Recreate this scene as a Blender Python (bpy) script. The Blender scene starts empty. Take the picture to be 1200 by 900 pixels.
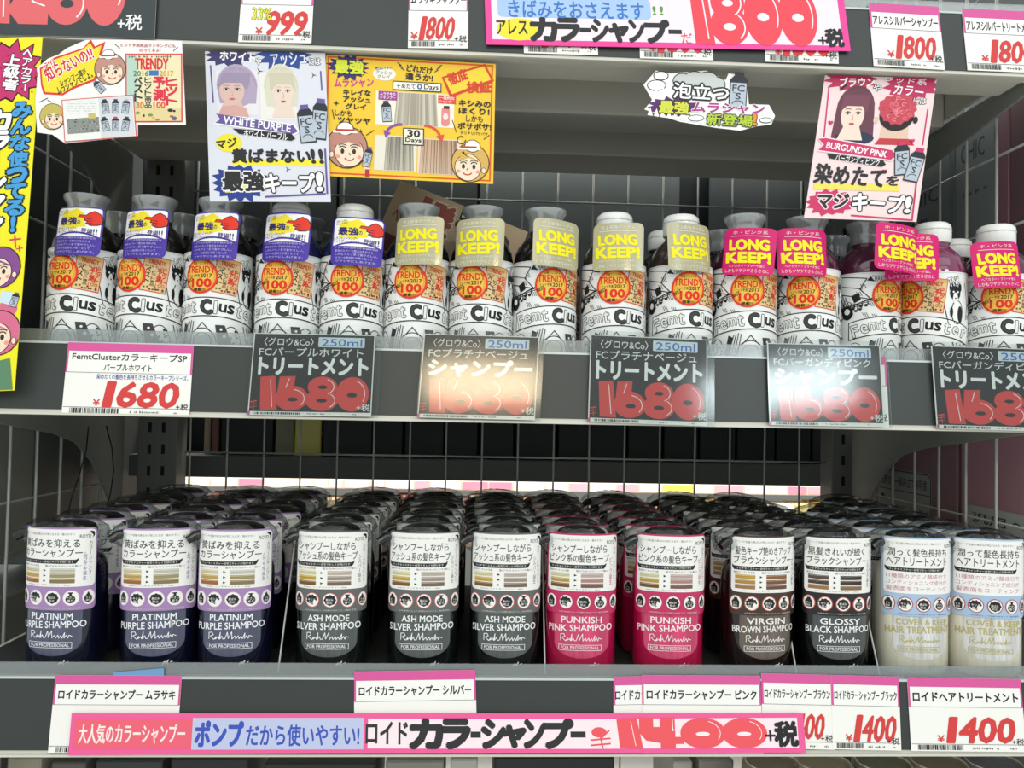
import bpy, bmesh, math, random
from mathutils import Vector, Matrix
from mathutils.geometry import tessellate_polygon
random.seed(7)
SC = bpy.context.scene
COL = SC.collection
# ---------------------------------------------------------------- camera
FPX = 930.0
CAM = Vector((0.0, -0.70, 1.20))
YAW, PITCH, ROLL = math.radians(2.62), math.radians(1.66), math.radians(1.1)
fw = Vector((math.sin(YAW)*math.cos(PITCH), math.cos(YAW)*math.cos(PITCH), math.sin(PITCH)))
rt0 = Vector((math.cos(YAW), -math.sin(YAW), 0)); up0 = rt0.cross(fw)
rt = rt0*math.cos(ROLL) + up0*math.sin(ROLL); up = -rt0*math.sin(ROLL) + up0*math.cos(ROLL)
cd = bpy.data.cameras.new('camera'); cam = bpy.data.objects.new('camera', cd); COL.objects.link(cam)
cam.matrix_world = Matrix(((rt.x, up.x, -fw.x, CAM.x), (rt.y, up.y, -fw.y, CAM.y), (rt.z, up.z, -fw.z, CAM.z), (0, 0, 0, 1)))
cd.sensor_fit = 'HORIZONTAL'; cd.sensor_width = 36.0; cd.lens = FPX/1200*36; cd.clip_start = 0.05
SC.camera = cam
SC.view_settings.view_transform = 'Standard'; SC.view_settings.look = 'None'
SC.view_settings.gamma = 1; SC.view_settings.use_curve_mapping = False
SC.view_settings.exposure = 0.0
SC.cycles.transparent_max_bounces = 24
SC.cycles.max_bounces = 6
# ---------------------------------------------------------------- world and lights
w = bpy.data.worlds.new('shop_air'); SC.world = w; w.use_nodes = True
w.node_tree.nodes['Background'].inputs[0].default_value = (0.86, 0.93, 0.95, 1)
w.node_tree.nodes['Background'].inputs[1].default_value = 0.86
def area(name, loc, target, sx, sy, power, col=(1, 1, 1)):
    l = bpy.data.lights.new(name, 'AREA'); l.shape = 'RECTANGLE'; l.size = sx; l.size_y = sy
    l.energy = power; l.color = col
    o = bpy.data.objects.new(name, l); COL.objects.link(o); o.location = loc
    o.rotation_euler = (Vector(target)-Vector(loc)).to_track_quat('-Z', 'Y').to_euler()
    return o
area('aisle_ceiling_light', (0.1, -1.35, 2.75), (0.0, 0.1, 1.0), 3.2, 0.9, 13, (0.97, 1.0, 0.98))
area('aisle_low_light', (0.0, -2.4, 2.5), (0.0, 0.0, 1.0), 3.0, 0.3, 6, (1.0, 0.99, 0.95))
area('warm_spot_lamp', (0.04, -4.0, 2.66), (0, 0, 1.2), 0.72, 0.24, 16, (1.0, 0.78, 0.50))
area('cool_spot_lamp', (1.90, -4.0, 2.66), (0, 0, 1.2), 0.9, 0.26, 20, (0.85, 0.97, 1.0))
area('far_aisle_light', (0.1, 1.05, 2.3), (0, 1.75, 0.9), 2.4, 0.3, 60, (1.0, 0.93, 0.85))
# ---------------------------------------------------------------- helpers
def ray(px, py):
    return (fw + rt*((px-600)/FPX) - up*((py-450)/FPX)).normalized()
def hit(px, py, p0, n):
    d = ray(px, py); return CAM + d*((Vector(p0)-CAM).dot(n)/d.dot(n))
def at(px, py, Y):
    return hit(px, py, (0, Y, 0), Vector((0, 1, 0)))
def lin(c): return c/12.92 if c <= .04045 else ((c+.055)/1.055)**2.4
def rgb(h):
    h = h.lstrip('#'); return tuple(lin(int(h[i:i+2], 16)/255) for i in (0, 2, 4)) + (1,)
MATS = {}
def mat(name, hexc, rough=.5, metal=0, spec=.5, coat=0, noise=0, nscale=40, stretch=(1, 1, 1), trans=0, ior=1.45, bump=0):
    if name in MATS: return MATS[name]
    m = bpy.data.materials.new(name); m.use_nodes = True; nt = m.node_tree; b = nt.nodes['Principled BSDF']
    b.inputs['Base Color'].default_value = rgb(hexc); b.inputs['Roughness'].default_value = rough
    b.inputs['Metallic'].default_value = metal; b.inputs['Specular IOR Level'].default_value = spec
    b.inputs['Coat Weight'].default_value = coat; b.inputs['Coat Roughness'].default_value = .06
    b.inputs['Transmission Weight'].default_value = trans; b.inputs['IOR'].default_value = ior
    if noise or bump:
        tc = nt.nodes.new('ShaderNodeTexCoord'); mp = nt.nodes.new('ShaderNodeMapping'); mp.inputs['Scale'].default_value = stretch
        n = nt.nodes.new('ShaderNodeTexNoise'); n.inputs['Scale'].default_value = nscale; n.inputs['Detail'].default_value = 4
        nt.links.new(tc.outputs['Object'], mp.inputs[0]); nt.links.new(mp.outputs[0], n.inputs['Vector'])
        if noise:
            mx = nt.nodes.new('ShaderNodeMix'); mx.data_type = 'RGBA'
            c = rgb(hexc); mx.inputs[6].default_value = tuple(v*(1-noise) for v in c[:3])+(1,)
            mx.inputs[7].default_value = tuple(min(1, v*(1+noise)) for v in c[:3])+(1,)
            nt.links.new(n.outputs[0], mx.inputs[0]); nt.links.new(mx.outputs[2], b.inputs['Base Color'])
        if bump:
            bp = nt.nodes.new('ShaderNodeBump'); bp.inputs['Strength'].default_value = bump; bp.inputs['Distance'].default_value = .002
            nt.links.new(n.outputs[0], bp.inputs['Height']); nt.links.new(bp.outputs[0], b.inputs['Normal'])
    MATS[name] = m; return m
def clear(name, tint='#f4f8f6', gloss=.1, rough=.08, bump=0, nscale=60, haze=0.0):
    if name in MATS: return MATS[name]
    m = bpy.data.materials.new(name); m.use_nodes = True; nt = m.node_tree; nt.nodes.clear()
    out = nt.nodes.new('ShaderNodeOutputMaterial'); tr = nt.nodes.new('ShaderNodeBsdfTransparent'); tr.inputs[0].default_value = rgb(tint)
    gl = nt.nodes.new('ShaderNodeBsdfGlossy'); gl.inputs['Roughness'].default_value = rough
    fr = nt.nodes.new('ShaderNodeLayerWeight'); fr.inputs[0].default_value = .25
    ad = nt.nodes.new('ShaderNodeMath'); ad.operation = 'MULTIPLY_ADD'; ad.inputs[1].default_value = .5; ad.inputs[2].default_value = gloss
    ad.use_clamp = True
    nt.links.new(fr.outputs['Fresnel'], ad.inputs[0])
    base = tr.outputs[0]
    if haze:
        df = nt.nodes.new('ShaderNodeBsdfDiffuse'); df.inputs[0].default_value = (.8, .84, .84, 1)
        mh = nt.nodes.new('ShaderNodeMixShader'); mh.inputs[0].default_value = haze
        nt.links.new(tr.outputs[0], mh.inputs[1]); nt.links.new(df.outputs[0], mh.inputs[2]); base = mh.outputs[0]
    mx = nt.nodes.new('ShaderNodeMixShader'); nt.links.new(ad.outputs[0], mx.inputs[0]); nt.links.new(base, mx.inputs[1]); nt.links.new(gl.outputs[0], mx.inputs[2])
    if bump:
        tc = nt.nodes.new('ShaderNodeTexCoord'); n = nt.nodes.new('ShaderNodeTexNoise'); n.inputs['Scale'].default_value = nscale; n.inputs['Detail'].default_value = 3
        bp = nt.nodes.new('ShaderNodeBump'); bp.inputs['Strength'].default_value = bump; bp.inputs['Distance'].default_value = .004
        nt.links.new(tc.outputs['Object'], n.inputs['Vector']); nt.links.new(n.outputs[0], bp.inputs['Height']); nt.links.new(bp.outputs[0], gl.inputs['Normal'])
    nt.links.new(mx.outputs[0], out.inputs[0]); MATS[name] = m; return m
def ink(h):
    return mat('ink_'+h.lstrip('#').lower(), h, rough=.45, spec=.35)
def tag(o, label=None, cat=None, group=None, kind=None):
    if label: o['label'] = label
    if cat: o['category'] = cat
    if group: o['group'] = group
    if kind: o['kind'] = kind
    return o
def empty(name, loc, label, cat, group=None, rz=0, kind=None):
    o = bpy.data.objects.new(name, None); COL.objects.link(o); o.location = loc; o.rotation_euler = (0, 0, rz); o.empty_display_size = .02
    return tag(o, label, cat, group, kind)
def obj(name, bm, m, parent=None, loc=(0, 0, 0), smooth=False):
    me = bpy.data.meshes.new(name)
    if isinstance(bm, tuple): me.from_pydata(bm[0], [], bm[1])
    else: bm.to_mesh(me); bm.free()
    me.materials.append(m)
    if smooth: me.shade_smooth()
    o = bpy.data.objects.new(name, me); COL.objects.link(o); o.location = loc
    if parent: o.parent = parent
    return o
def auto(o, ang=40):
    me = o.data; me.shade_smooth(); me.set_sharp_from_angle(angle=math.radians(ang)); return o
def box(bm, x0, x1, y0, y1, z0, z1):
    v = [bm.verts.new(p) for p in ((x0, y0, z0), (x1, y0, z0), (x1, y1, z0), (x0, y1, z0), (x0, y0, z1), (x1, y0, z1), (x1, y1, z1), (x0, y1, z1))]
    for f in ((0, 3, 2, 1), (4, 5, 6, 7), (0, 1, 5, 4), (1, 2, 6, 5), (2, 3, 7, 6), (3, 0, 4, 7)): bm.faces.new([v[i] for i in f])
    return bm
def bev(bm, w=.001, seg=2):
    bmesh.ops.bevel(bm, geom=[e for e in bm.edges], offset=w, segments=seg, affect='EDGES', profile=.6); return bm
def lathe(prof, n=32, ax=1, ay=1, cap=True):
    bm = bmesh.new(); rings = []
    for r, z in prof:
        rings.append([bm.verts.new((r*ax*math.cos(2*math.pi*i/n), r*ay*math.sin(2*math.pi*i/n), z)) for i in range(n)])
    for a, b in zip(rings, rings[1:]):
        for i in range(n): bm.faces.new((a[i], a[(i+1) % n], b[(i+1) % n], b[i]))
    if cap:
        bm.faces.new(rings[0][::-1]); bm.faces.new(rings[-1])
    return bm
def tube(bm, pts, r, n=8, caps=True):
    pts = [Vector(p) for p in pts]; rs = r if isinstance(r, (list, tuple)) else [r]*len(pts); rings = []
    for i, p in enumerate(pts):
        d = (pts[min(i+1, len(pts)-1)]-pts[max(i-1, 0)]).normalized()
        a = d.cross(Vector((0, 0, 1)) if abs(d.z) < .9 else Vector((1, 0, 0))).normalized(); b = d.cross(a)
        rings.append([bm.verts.new(p+(a*math.cos(2*math.pi*k/n)+b*math.sin(2*math.pi*k/n))*rs[i]) for k in range(n)])
    for a, b in zip(rings, rings[1:]):
        for i in range(n): bm.faces.new((a[i], a[(i+1) % n], b[(i+1) % n], b[i]))
    if caps: bm.faces.new(rings[0][::-1]); bm.faces.new(rings[-1])
    return bm
def prism_x(bm, prof, x0, x1):   # prof: (y,z) polygon extruded along x
    a = [bm.verts.new((x0, y, z)) for y, z in prof]; b = [bm.verts.new((x1, y, z)) for y, z in prof]
    for i in range(len(prof)): j = (i+1) % len(prof); bm.faces.new((a[i], a[j], b[j], b[i]))
    bm.faces.new(a[::-1]); bm.faces.new(b)
    return bm
# ---------------------------------------------------------------- flat print (ink on card, as thin geometry)
_cu = bpy.data.curves.new('lettering', 'FONT'); _cu.fill_mode = 'FRONT'; _cu.resolution_u = 2
_to = bpy.data.objects.new('lettering', _cu); _glyph = {}
def glyphs(s, off):
    k = (s, round(off, 4))
    if k not in _glyph:
        _cu.body = s; _cu.offset = off
        me = bpy.data.meshes.new_from_object(_to)
        _glyph[k] = ([tuple(v.co[:2]) for v in me.vertices], [tuple(p.vertices) for p in me.polygons])
        bpy.data.meshes.remove(me)
    return _glyph[k]
EPS = 0.00007; STEP = 0.000004; NSTEP = 16     # ink layers: 70 microns apart, 4 microns between strokes of one layer
class Art:
    def __init__(s, w, h): s.w, s.h, s.F, s.k = w, h, [], 0
    def nx(s, L): s.k += 1; return L+(s.k % NSTEP)*STEP/EPS
    def poly(s, pts, c, L=1):
        L = s.nx(L)
        if len(pts) <= 4 and len(pts) < 4: s.F.append((list(pts), L, c)); return
        for t in tessellate_polygon([[Vector((x, y, 0)) for x, y in pts]]): s.F.append(([pts[i] for i in t], L, c))
    def rect(s, x0, y0, x1, y1, c, L=1): s.F.append(([(x0, y0), (x1, y0), (x1, y1), (x0, y1)], s.nx(L), c))
    def rr(s, x0, y0, x1, y1, r, c, L=1): s.poly(rrpts(x0, y0, x1, y1, r), c, L)
    def ell(s, cx, cy, rx, ry, c, L=1, n=24, a0=0, a1=360):
        pts = [(cx+rx*math.cos(math.radians(a0+(a1-a0)*i/n)), cy+ry*math.sin(math.radians(a0+(a1-a0)*i/n))) for i in range(n+(a1-a0 < 360))]
        ctr = (cx, cy); L = s.nx(L)
        for i in range(n): s.F.append(([ctr, pts[i], pts[(i+1) % len(pts)]], L, c))
    def line(s, pts, wd, c, L=2, closed=False):
        P = list(pts)+([pts[0]] if closed else [])
        for (x0, y0), (x1, y1) in zip(P, P[1:]):
            d = math.hypot(x1-x0, y1-y0) or 1; nx, ny = -(y1-y0)/d*wd/2, (x1-x0)/d*wd/2; ex, ey = (x1-x0)/d*wd*.3, (y1-y0)/d*wd*.3
            s.F.append(([(x0+nx-ex, y0+ny-ey), (x1+nx+ex, y1+ny+ey), (x1-nx+ex, y1-ny+ey), (x0-nx-ex, y0-ny-ey)], s.nx(L), c))
    def frame(s, x0, y0, x1, y1, wd, c, L=2): s.line([(x0, y0), (x1, y0), (x1, y1), (x0, y1)], wd, c, L, True)
    def arc(s, cx, cy, rx, ry, a0, a1, wd, c, L=2, n=12):
        s.line([(cx+rx*math.cos(math.radians(a0+(a1-a0)*i/n)), cy+ry*math.sin(math.radians(a0+(a1-a0)*i/n))) for i in range(n+1)], wd, c, L)
    def star(s, cx, cy, rx, ry, n, k, c, L=1, jit=0, seed=1, rot=0):
        R = random.Random(seed); pts = []
        for i in range(2*n):
            q = (1 if i % 2 == 0 else k)*(1+R.uniform(-jit, jit)); a = math.pi*i/n+rot
            pts.append((cx+rx*q*math.cos(a), cy+ry*q*math.sin(a)))
        ctr = (cx, cy); L = s.nx(L)
        for i in range(2*n): s.F.append(([ctr, pts[i], pts[(i+1) % (2*n)]], L, c))
    def text(s, x0, y0, x1, y1, t, c, L=3, bold=0.0, rot=0, shear=0, ol=None, vert=False):
        if vert:
            h = (y1-y0)/len(t)
            for i, ch in enumerate(t):
                if ch == ' ': continue
                if ch == 'ー':
                    xm = (x0+x1)/2; ww = (x1-x0)*.12*(1+bold*6)
                    if ol: s.rect(xm-ww/2-ol[1]*(y1-y0)/len(t), y0+i*h+h*.05, xm+ww/2+ol[1]*(y1-y0)/len(t), y0+i*h+h*.95, ol[0], L)
                    s.rect(xm-ww/2, y0+i*h+h*.12, xm+ww/2, y0+i*h+h*.88, c, L+1 if ol else L); continue
                s.text(x0, y0+i*h+h*.06, x1, y0+(i+1)*h-h*.06, ch, c, L, bold, rot, shear, ol)
            return
        bv, _ = glyphs(t, 0.0)
        if not bv: return
        bx0 = min(v[0] for v in bv); bx1 = max(v[0] for v in bv); by0 = min(v[1] for v in bv); by1 = max(v[1] for v in bv)
        if vert is False and len(t) == 1: pass
        kx = (x1-x0)/max(bx1-bx0, 1e-6); ky = (y1-y0)/max(by1-by0, 1e-6)
        if ky > kx*4: ky = kx*1.0; ym = (y0+y1)/2; hh = ky*(by1-by0)/2; y0, y1 = ym-hh, ym+hh
        if kx > ky*3: kx = ky*1.3; xm = (x0+x1)/2; hh = kx*(bx1-bx0)/2; x0, x1 = xm-hh, xm+hh
        cx, cy = (x0+x1)/2, (y0+y1)/2; ca, sa = math.cos(math.radians(rot)), math.sin(math.radians(rot))
        vs, fs = glyphs(t, 0.0)
        def put(off, col, LL):
            # heavier lettering: the glyph is laid down again, shifted a little in every direction
            r = off*.72; sh = [(0, 0)]
            if r > .004:
                n = 4 if r < .035 else 8
                sh += [(r*math.cos(math.pi*(2*i+1)/n), r*math.sin(math.pi*(2*i+1)/n)) for i in range(n)]
                if r > .07: sh += [(r*.5*math.cos(math.pi*i/2), r*.5*math.sin(math.pi*i/2)) for i in range(4)]
            q = min(kx, ky)
            for ax, ay in sh:
                o = []; l = s.nx(LL)
                for vx, vy in vs:
                    x = x0+(vx-bx0)*kx+ax*q; y = y1-(vy-by0)*ky+ay*q; x += shear*(cy-y)
                    dx, dy = x-cx, y-cy; o.append((cx+dx*ca-dy*sa, cy+dx*sa+dy*ca))
                for f in fs: s.F.append(([o[i] for i in f], l, col))
        if ol: put(bold+ol[1]*1.9, ol[0], L); put(bold, c, L+1.3)
        else: put(bold, c, L)
    def tiny(s, x0, y0, x1, y1, c, L=3, seed=3, dens=.75):   # print too small to read: rows of tiny dashes
        R = random.Random(seed); x = x0; h = y1-y0
        while x < x1:
            wv = R.uniform(.25, .8)*h
            if R.random() < dens:
                s.rect(x, y0+R.uniform(0, .3)*h, min(x+wv*.5, x1), y1-R.uniform(0, .3)*h, c, L); s.rect(x, y0+h*.4, min(x+wv, x1), y0+h*.58, c, L)
            x += wv+h*.18
    def bars(s, x0, y0, x1, y1, c='#202020', L=3, seed=5):
        R = random.Random(seed); x = x0; u = (x1-x0)/95
        while x < x1:
            wv = u*R.choice((1, 1, 2, 3)); s.rect(x, y0, min(x+wv, x1), y1, c, L); x += wv+u*R.choice((1, 1, 2))
    def mesh(s, name, fn, cut=None):
        vs, fs, mi, mats, idx = [], [], [], [], {}
        for pts, L, c in s.F:
            pts = cliprect(pts, s.w, s.h)
            if len(pts) < 3: continue
            parts = [pts]
            if cut:
                parts = []; a = min(p[0] for p in pts); b = max(p[0] for p in pts)
                k0, k1 = math.floor(a/cut), math.floor((b-1e-9)/cut)
                if k0 == k1: parts = [pts]
                else:
                    for k in range(k0, k1+1):
                        q = clipx(clipx(pts, k*cut, 1), (k+1)*cut, -1)
                        if len(q) >= 3: parts.append(q)
            if c not in idx: idx[c] = len(mats); mats.append(ink(c))
            for q in parts:
                b = len(vs); vs.extend(fn(x, y, L) for x, y in q); fs.append(tuple(range(b, b+len(q)))); mi.append(idx[c])
        me = bpy.data.meshes.new(name); me.from_pydata(vs, [], fs)
        for m in mats: me.materials.append(m)
        me.polygons.foreach_set('material_index', mi); me.update()
        return me
def clipx(p, x, sgn):
    o = []
    for i in range(len(p)):
        a, b = p[i], p[(i+1) % len(p)]; da, db = (a[0]-x)*sgn, (b[0]-x)*sgn
        if da >= 0: o.append(a)
        if (da > 0 and db < 0) or (da < 0 and db > 0):
            t = da/(da-db); o.append((x, a[1]+(b[1]-a[1])*t))
    return o
def cliprect(p, w, h):
    if all(-1e-9 <= x <= w+1e-9 and -1e-9 <= y <= h+1e-9 for x, y in p): return p
    p = clipx(clipx(p, 0, 1), w, -1)
    return [(y, x) for x, y in clipx(clipx([(y, x) for x, y in p], 0, 1), h, -1)]
def rrpts(x0, y0, x1, y1, r, n=5):
    o = []
    for cx, cy, a in ((x1-r, y0+r, -90), (x1-r, y1-r, 0), (x0+r, y1-r, 90), (x0+r, y0+r, 180)):
        for i in range(n+1):
            t = math.radians(a+90*i/n); o.append((cx+r*math.cos(t), cy+r*math.sin(t)))
    return o
def slab(name, pts, fn, m, L0=0, L1=-8):
    """a card with real thickness: outline pts in art units"""
    n = len(pts); vs = [fn(x, y, L0) for x, y in pts]+[fn(x, y, L1) for x, y in pts]; fs = []
    tr = tessellate_polygon([[Vector((x, y, 0)) for x, y in pts]])
    fs += [tuple(t) for t in tr]+[tuple(i+n for i in t[::-1]) for t in tr]
    fs += [(i, (i+1) % n, n+(i+1) % n, n+i) for i in range(n)]
    me = bpy.data.meshes.new(name); me.from_pydata(vs, [], fs); me.materials.append(m); return me
def card(name, label, cat, A, TL, TR, BL, plane, lift=.001, outline=None, paper='#f4f2ec', group=None, sleeve=None, prt='print'):
    p0, n = plane; n = n.normalized(); p0 = Vector(p0)+n*lift
    a, b, c = hit(*TL, p0, n), hit(*TR, p0, n), hit(*BL, p0, n); u = (b-a)/A.w; v = (c-a)/A.h
    def fn(x, y, L): return tuple(a-c+u*x+v*y+n*(L*EPS))
    o = bpy.data.objects.new(name, slab(name, outline or [(0, 0), (A.w, 0), (A.w, A.h), (0, A.h)], fn, ink(paper))); COL.objects.link(o)
    o.location = c; tag(o, label, cat, group)
    if A.F:
        q = bpy.data.objects.new(prt, A.mesh(prt, fn)); COL.objects.link(q); q.parent = o
    if sleeve:
        l, t, r, bt = sleeve
        q = bpy.data.objects.new('clear_sleeve', slab('clear_sleeve', [(-l, -t), (A.w+r, -t), (A.w+r, A.h+bt), (-l, A.h+bt)], fn, clear('sleeve_film', '#f2f5f4', .02, .10, bump=.04, nscale=14), 22, 16)); COL.objects.link(q); q.parent = o
    return o
# ---------------------------------------------------------------- the shelving
XL, XR, YB = -0.473, 0.530, 0.405
TILT = math.radians(9)
ZR_TOP, ZR_MID, ZR_LOW = at(600, 66, 0).z, at(600, 494, 0).z, at(600, 884, 0).z
RH = 0.0645                                  # height of a price rail
def rail_plane(z): return ((0, 0, z), Vector((0, -math.cos(TILT), math.sin(TILT))))
P_TOP, P_MID, P_LOW = rail_plane(ZR_TOP), rail_plane(ZR_MID), rail_plane(ZR_LOW)
steel = mat('shelf_steel', '#d0cec2', .45, .0, noise=.06, nscale=9)
steel_dark = mat('upright_steel', '#6d6f6b', .45, noise=.06, nscale=9)
slate = mat('rail_insert', '#383d3b', .36, spec=.4, noise=.05, nscale=30)
wire_m = mat('wire_chrome_grey', '#a9aca6', .4, .2)
acr = clear('lip_acrylic', '#d5dcdb', .10, .10, haze=.16)
acr_edge = mat('acrylic_edge', '#c4cccb', .25)
def shelf(z, label, front_clear=True):
    """board, ribs below, tilted price rail with insert and acrylic lip, two curved brackets"""
    r = empty('shelf', (0, .2, z), label, 'shelf')
    def part(name, bm, m, sm=False): return obj(name, bm, m, r, (0, -.2, -z), sm)
    zt = z+.060
    bm = bmesh.new(); box(bm, XL+.012, XR-.012, .014, YB-.022, zt-.003, zt-.0003)
    box(bm, XL+.012, XL+.016, .014, YB-.022, z+.016, zt-.003); box(bm, XR-.016, XR-.012, .014, YB-.022, z+.016, zt-.003)
    part('board', bm, steel)
    bm = bmesh.new(); box(bm, XL+.018, XR-.018, .022, YB-.026, zt-.0002, zt+.0008); part('shade_sheet', bm, mat('shade_dark', '#2f3231', .6, noise=.1, nscale=60))  # dark sheet added over the board, its colour stands for shade between bottles
    for y0, y1, zz in ((.014, .058, z+.004), (.148, .205, z+.006), (.30, YB-.022, z+.010)):
        bm = bmesh.new(); box(bm, XL+.017, XR-.017, y0, y1, zz, zt-.0035); bev(bm, .003); part('rib', bm, steel)
    # tilted rail
    dy = math.tan(TILT)*RH
    prof = [(0.0006, z), (0.0006+dy, z+RH-.002), (0.0135+dy*.3, z+RH-.002), (.0135, z+.0)]
    bm = bmesh.new(); prism_x(bm, prof, -.56, .60); part('price_rail', bm, steel)
    n = P_TOP[1]; upv = Vector((0, math.sin(TILT), math.cos(TILT)))
    def strip(s0, s1, d0, d1):
        bm = bmesh.new(); q = [Vector((0, 0, z))+upv*s+n*d for s, d in ((s0, d0), (s1, d0), (s1, d1), (s0, d1))]
        return prism_x(bm, [(v.y, v.z) for v in q], -.56, .60)
    part('rail_insert', strip(.0035, RH-.002, -.0006, .0002), slate)
    part('rail_edge', strip(-.0015, .0004, -.0006, .0020), steel)
    part('clear_lip', strip(RH-.0015, RH+.0105, -.0030, -.0012), acr)
    part('lip_edge', strip(RH-.0030, RH-.0012, -.0034, .0010), acr_edge)
    prof = [(.018, -.004), (.10, -.015), (.20, -.028), (.25, -.040), (.29, -.064), (.33, -.105), (.352, -.130), (.376, -.135), (.376, .012), (.018, .012)]
    for x in (XL+.006, XR-.009):
        bm = bmesh.new(); prism_x(bm, [(y, z+.002+q) for y, q in prof], x, x+.003); part('bracket', bm, mat('bracket_steel', '#8f918b', .45, noise=.05, nscale=9))
    return r
shelf(ZR_TOP, 'grey steel upper shelf with price rail, seen from below')
shelf(ZR_MID, 'grey steel middle shelf with price rail, carrying the row of doodle-label bottles')
shelf(ZR_LOW, 'grey steel lower shelf with price rail, carrying the card-labelled pump bottles')
ZT_MID, ZT_LOW = ZR_MID+.060, ZR_LOW+.060
zb = ZR_LOW-.27
o = obj('base_shelf', bev(box(bmesh.new(), XL+.012, XR-.012, .0, YB-.022, zb-.02, zb), .002), steel); tag(o, 'grey steel base shelf under the lower price rail', 'shelf')
# uprights with slots
for x, lb in ((XL+.048, 'left'), (XR-.006, 'right')):
    u = empty('slotted_upright', (x, YB, .35), 'grey slotted steel upright at the %s back corner of the bay' % lb, 'upright')
    bm = bmesh.new(); box(bm, x-.026, x+.026, YB-.018, YB+.02, .0, 2.0); bev(bm, .002); obj('post', bm, steel_dark, u, (-x, -YB, -.35))
    bm = bmesh.new()
    for k in range(62):
        for s in (-.010, .008): box(bm, x+s-.0022, x+s+.0022, YB-.0186, YB-.0179, .2+k*.029, .2+k*.029+.013)
    q = obj('slot_row', bm, mat('slot_dark', '#0b0d0d', .8), u, (-x, -YB, -.35)); q['kind'] = 'stuff'
# wire panels
def wires(name, label, make):
    bm = bmesh.new(); make(bm); c = Vector((0, .4, .8))
    o = obj(name, bm, wire_m, None, (0, 0, 0), True); return tag(o, label, 'wire panel')
R_ = .00135
def zline(px, py, Y): return at(px, py, Y).z
zs_back = [at(600, y, YB).z for y in (235, 536, 886)] + [1.72, .62, .5]
def mk_back(bm):
    x = at(688, 700, YB).x-.05*11
    while x < XR-.03:
        if x > XL+.078: tube(bm, [(x, YB+.004, .25), (x, YB+.004, 1.85)], R_, 6)
        x += .05
    for z in zs_back: tube(bm, [(XL+.078, YB+.0015, z), (XR-.028, YB+.0015, z)], R_, 6)
wires('wire_grid_panel', 'grey wire grid at the back of the bay behind the bottles', mk_back)
def mk_side(X, s):
    def f(bm):
        for k in range(8):
            y = .038+.05*k
            if y < YB-.02: tube(bm, [(X, y, .25), (X, y, 1.85)], .0017, 6)
        for z in [at(558, 478, 0).z+d for d in (-.58, -.43, -.257, -.107, .043, .193, .27, .45)]:
            tube(bm, [(X+s*.003, .01, z), (X+s*.003, YB-.015, z)], R_, 6)
    return f
wires('wire_grid_panel', 'grey wire grid closing the left side of the bay', mk_side(XL-.002, -1))
wires('wire_grid_panel', 'grey wire grid closing the right side of the bay', mk_side(XR+.002, 1))
# floor and ceiling of the shop
o = obj('floor', box(bmesh.new(), -4, 4, -6, 4, -.02, 0), mat('floor_tile', '#e2e0da', .35, noise=.05, nscale=5)); o['kind'] = 'structure'
o = obj('wall_back', box(bmesh.new(), -4, 4, 2.4, 2.44, 0, 3.2), mat('wall_paint', '#6a6d6b', .7, noise=.04, nscale=3)); o['kind'] = 'structure'
o = obj('plinth', box(bmesh.new(), XL+.08, XR-.04, .03, YB-.02, .0, zb-.021), steel_dark); tag(o, 'grey plinth below the base shelf', 'plinth')
# ---------------------------------------------------------------- what stands beyond the grids
def carton(label, x0, x1, y0, y1, z0, z1, hexc, cat='carton', group=None, prints=None, rough=.5, name='carton'):
    m = mat('board_'+hexc.lstrip('#'), hexc, rough, noise=.06, nscale=14)
    c = Vector(((x0+x1)/2, (y0+y1)/2, z0))
    bm = bev(box(bmesh.new(), x0-c.x, x1-c.x, y0-c.y, y1-c.y, 0, z1-z0), .0015, 1)
    o = tag(obj(name, bm, m, None, c), label, cat, group)
    if prints:
        side, A = prints
        if side == 'front': fn = lambda x, y, L: (x0-c.x+(x1-x0)*x/A.w, y0-c.y-.0003-L*EPS, (z1-z0)*(1-y/A.h))
        elif side == 'left': fn = lambda x, y, L: (x0-c.x-.0003-L*EPS, y1-c.y-(y1-y0)*x/A.w, (z1-z0)*(1-y/A.h))
        else: fn = lambda x, y, L: (x1-c.x+.0003+L*EPS, y0-c.y+(y1-y0)*x/A.w, (z1-z0)*(1-y/A.h))
        q = bpy.data.objects.new('print', A.mesh('print', fn)); COL.objects.link(q); q.parent = o
    return o
YO = YB+.055
# far side shelf that carries the black cartons seen through the grid
zf1, zf0 = at(700, 541, YO).z, at(700, 566, YO).z
f = empty('far_side_shelf', (0, YO+.15, zf0), 'grey-green shelf edge behind the grid, black cartons standing on it', 'shelf')
obj('board', bev(box(bmesh.new(), XL-.02, XR+.02, YO, YO+.30, zf0, zf1), .002), mat('far_shelf_edge', '#5b615d', .5, noise=.05), f, (0, -YO-.15, -zf0))
x = at(510, 520, YO).x
R = random.Random(4); i = 0
words = ['first', 'second', 'third', 'fourth', 'fifth', 'sixth', 'seventh', 'eighth', 'ninth', 'tenth', 'eleventh', 'twelfth', 'thirteenth', 'fourteenth', 'fifteenth', 'sixteenth']
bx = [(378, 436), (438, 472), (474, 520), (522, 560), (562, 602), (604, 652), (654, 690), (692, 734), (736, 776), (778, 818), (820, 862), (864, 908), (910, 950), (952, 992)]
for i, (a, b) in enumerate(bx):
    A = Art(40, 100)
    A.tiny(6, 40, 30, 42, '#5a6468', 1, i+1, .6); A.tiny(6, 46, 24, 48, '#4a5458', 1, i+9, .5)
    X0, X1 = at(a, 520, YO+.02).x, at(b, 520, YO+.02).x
    carton('black carton behind the grid, %s from the left' % words[i], X0, X1, YO+.02, YO+.10, zf1, zf1+.15+R.uniform(-.01, .01), '#12181b', 'carton', 'black cartons behind the grid', ('front', A))
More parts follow.
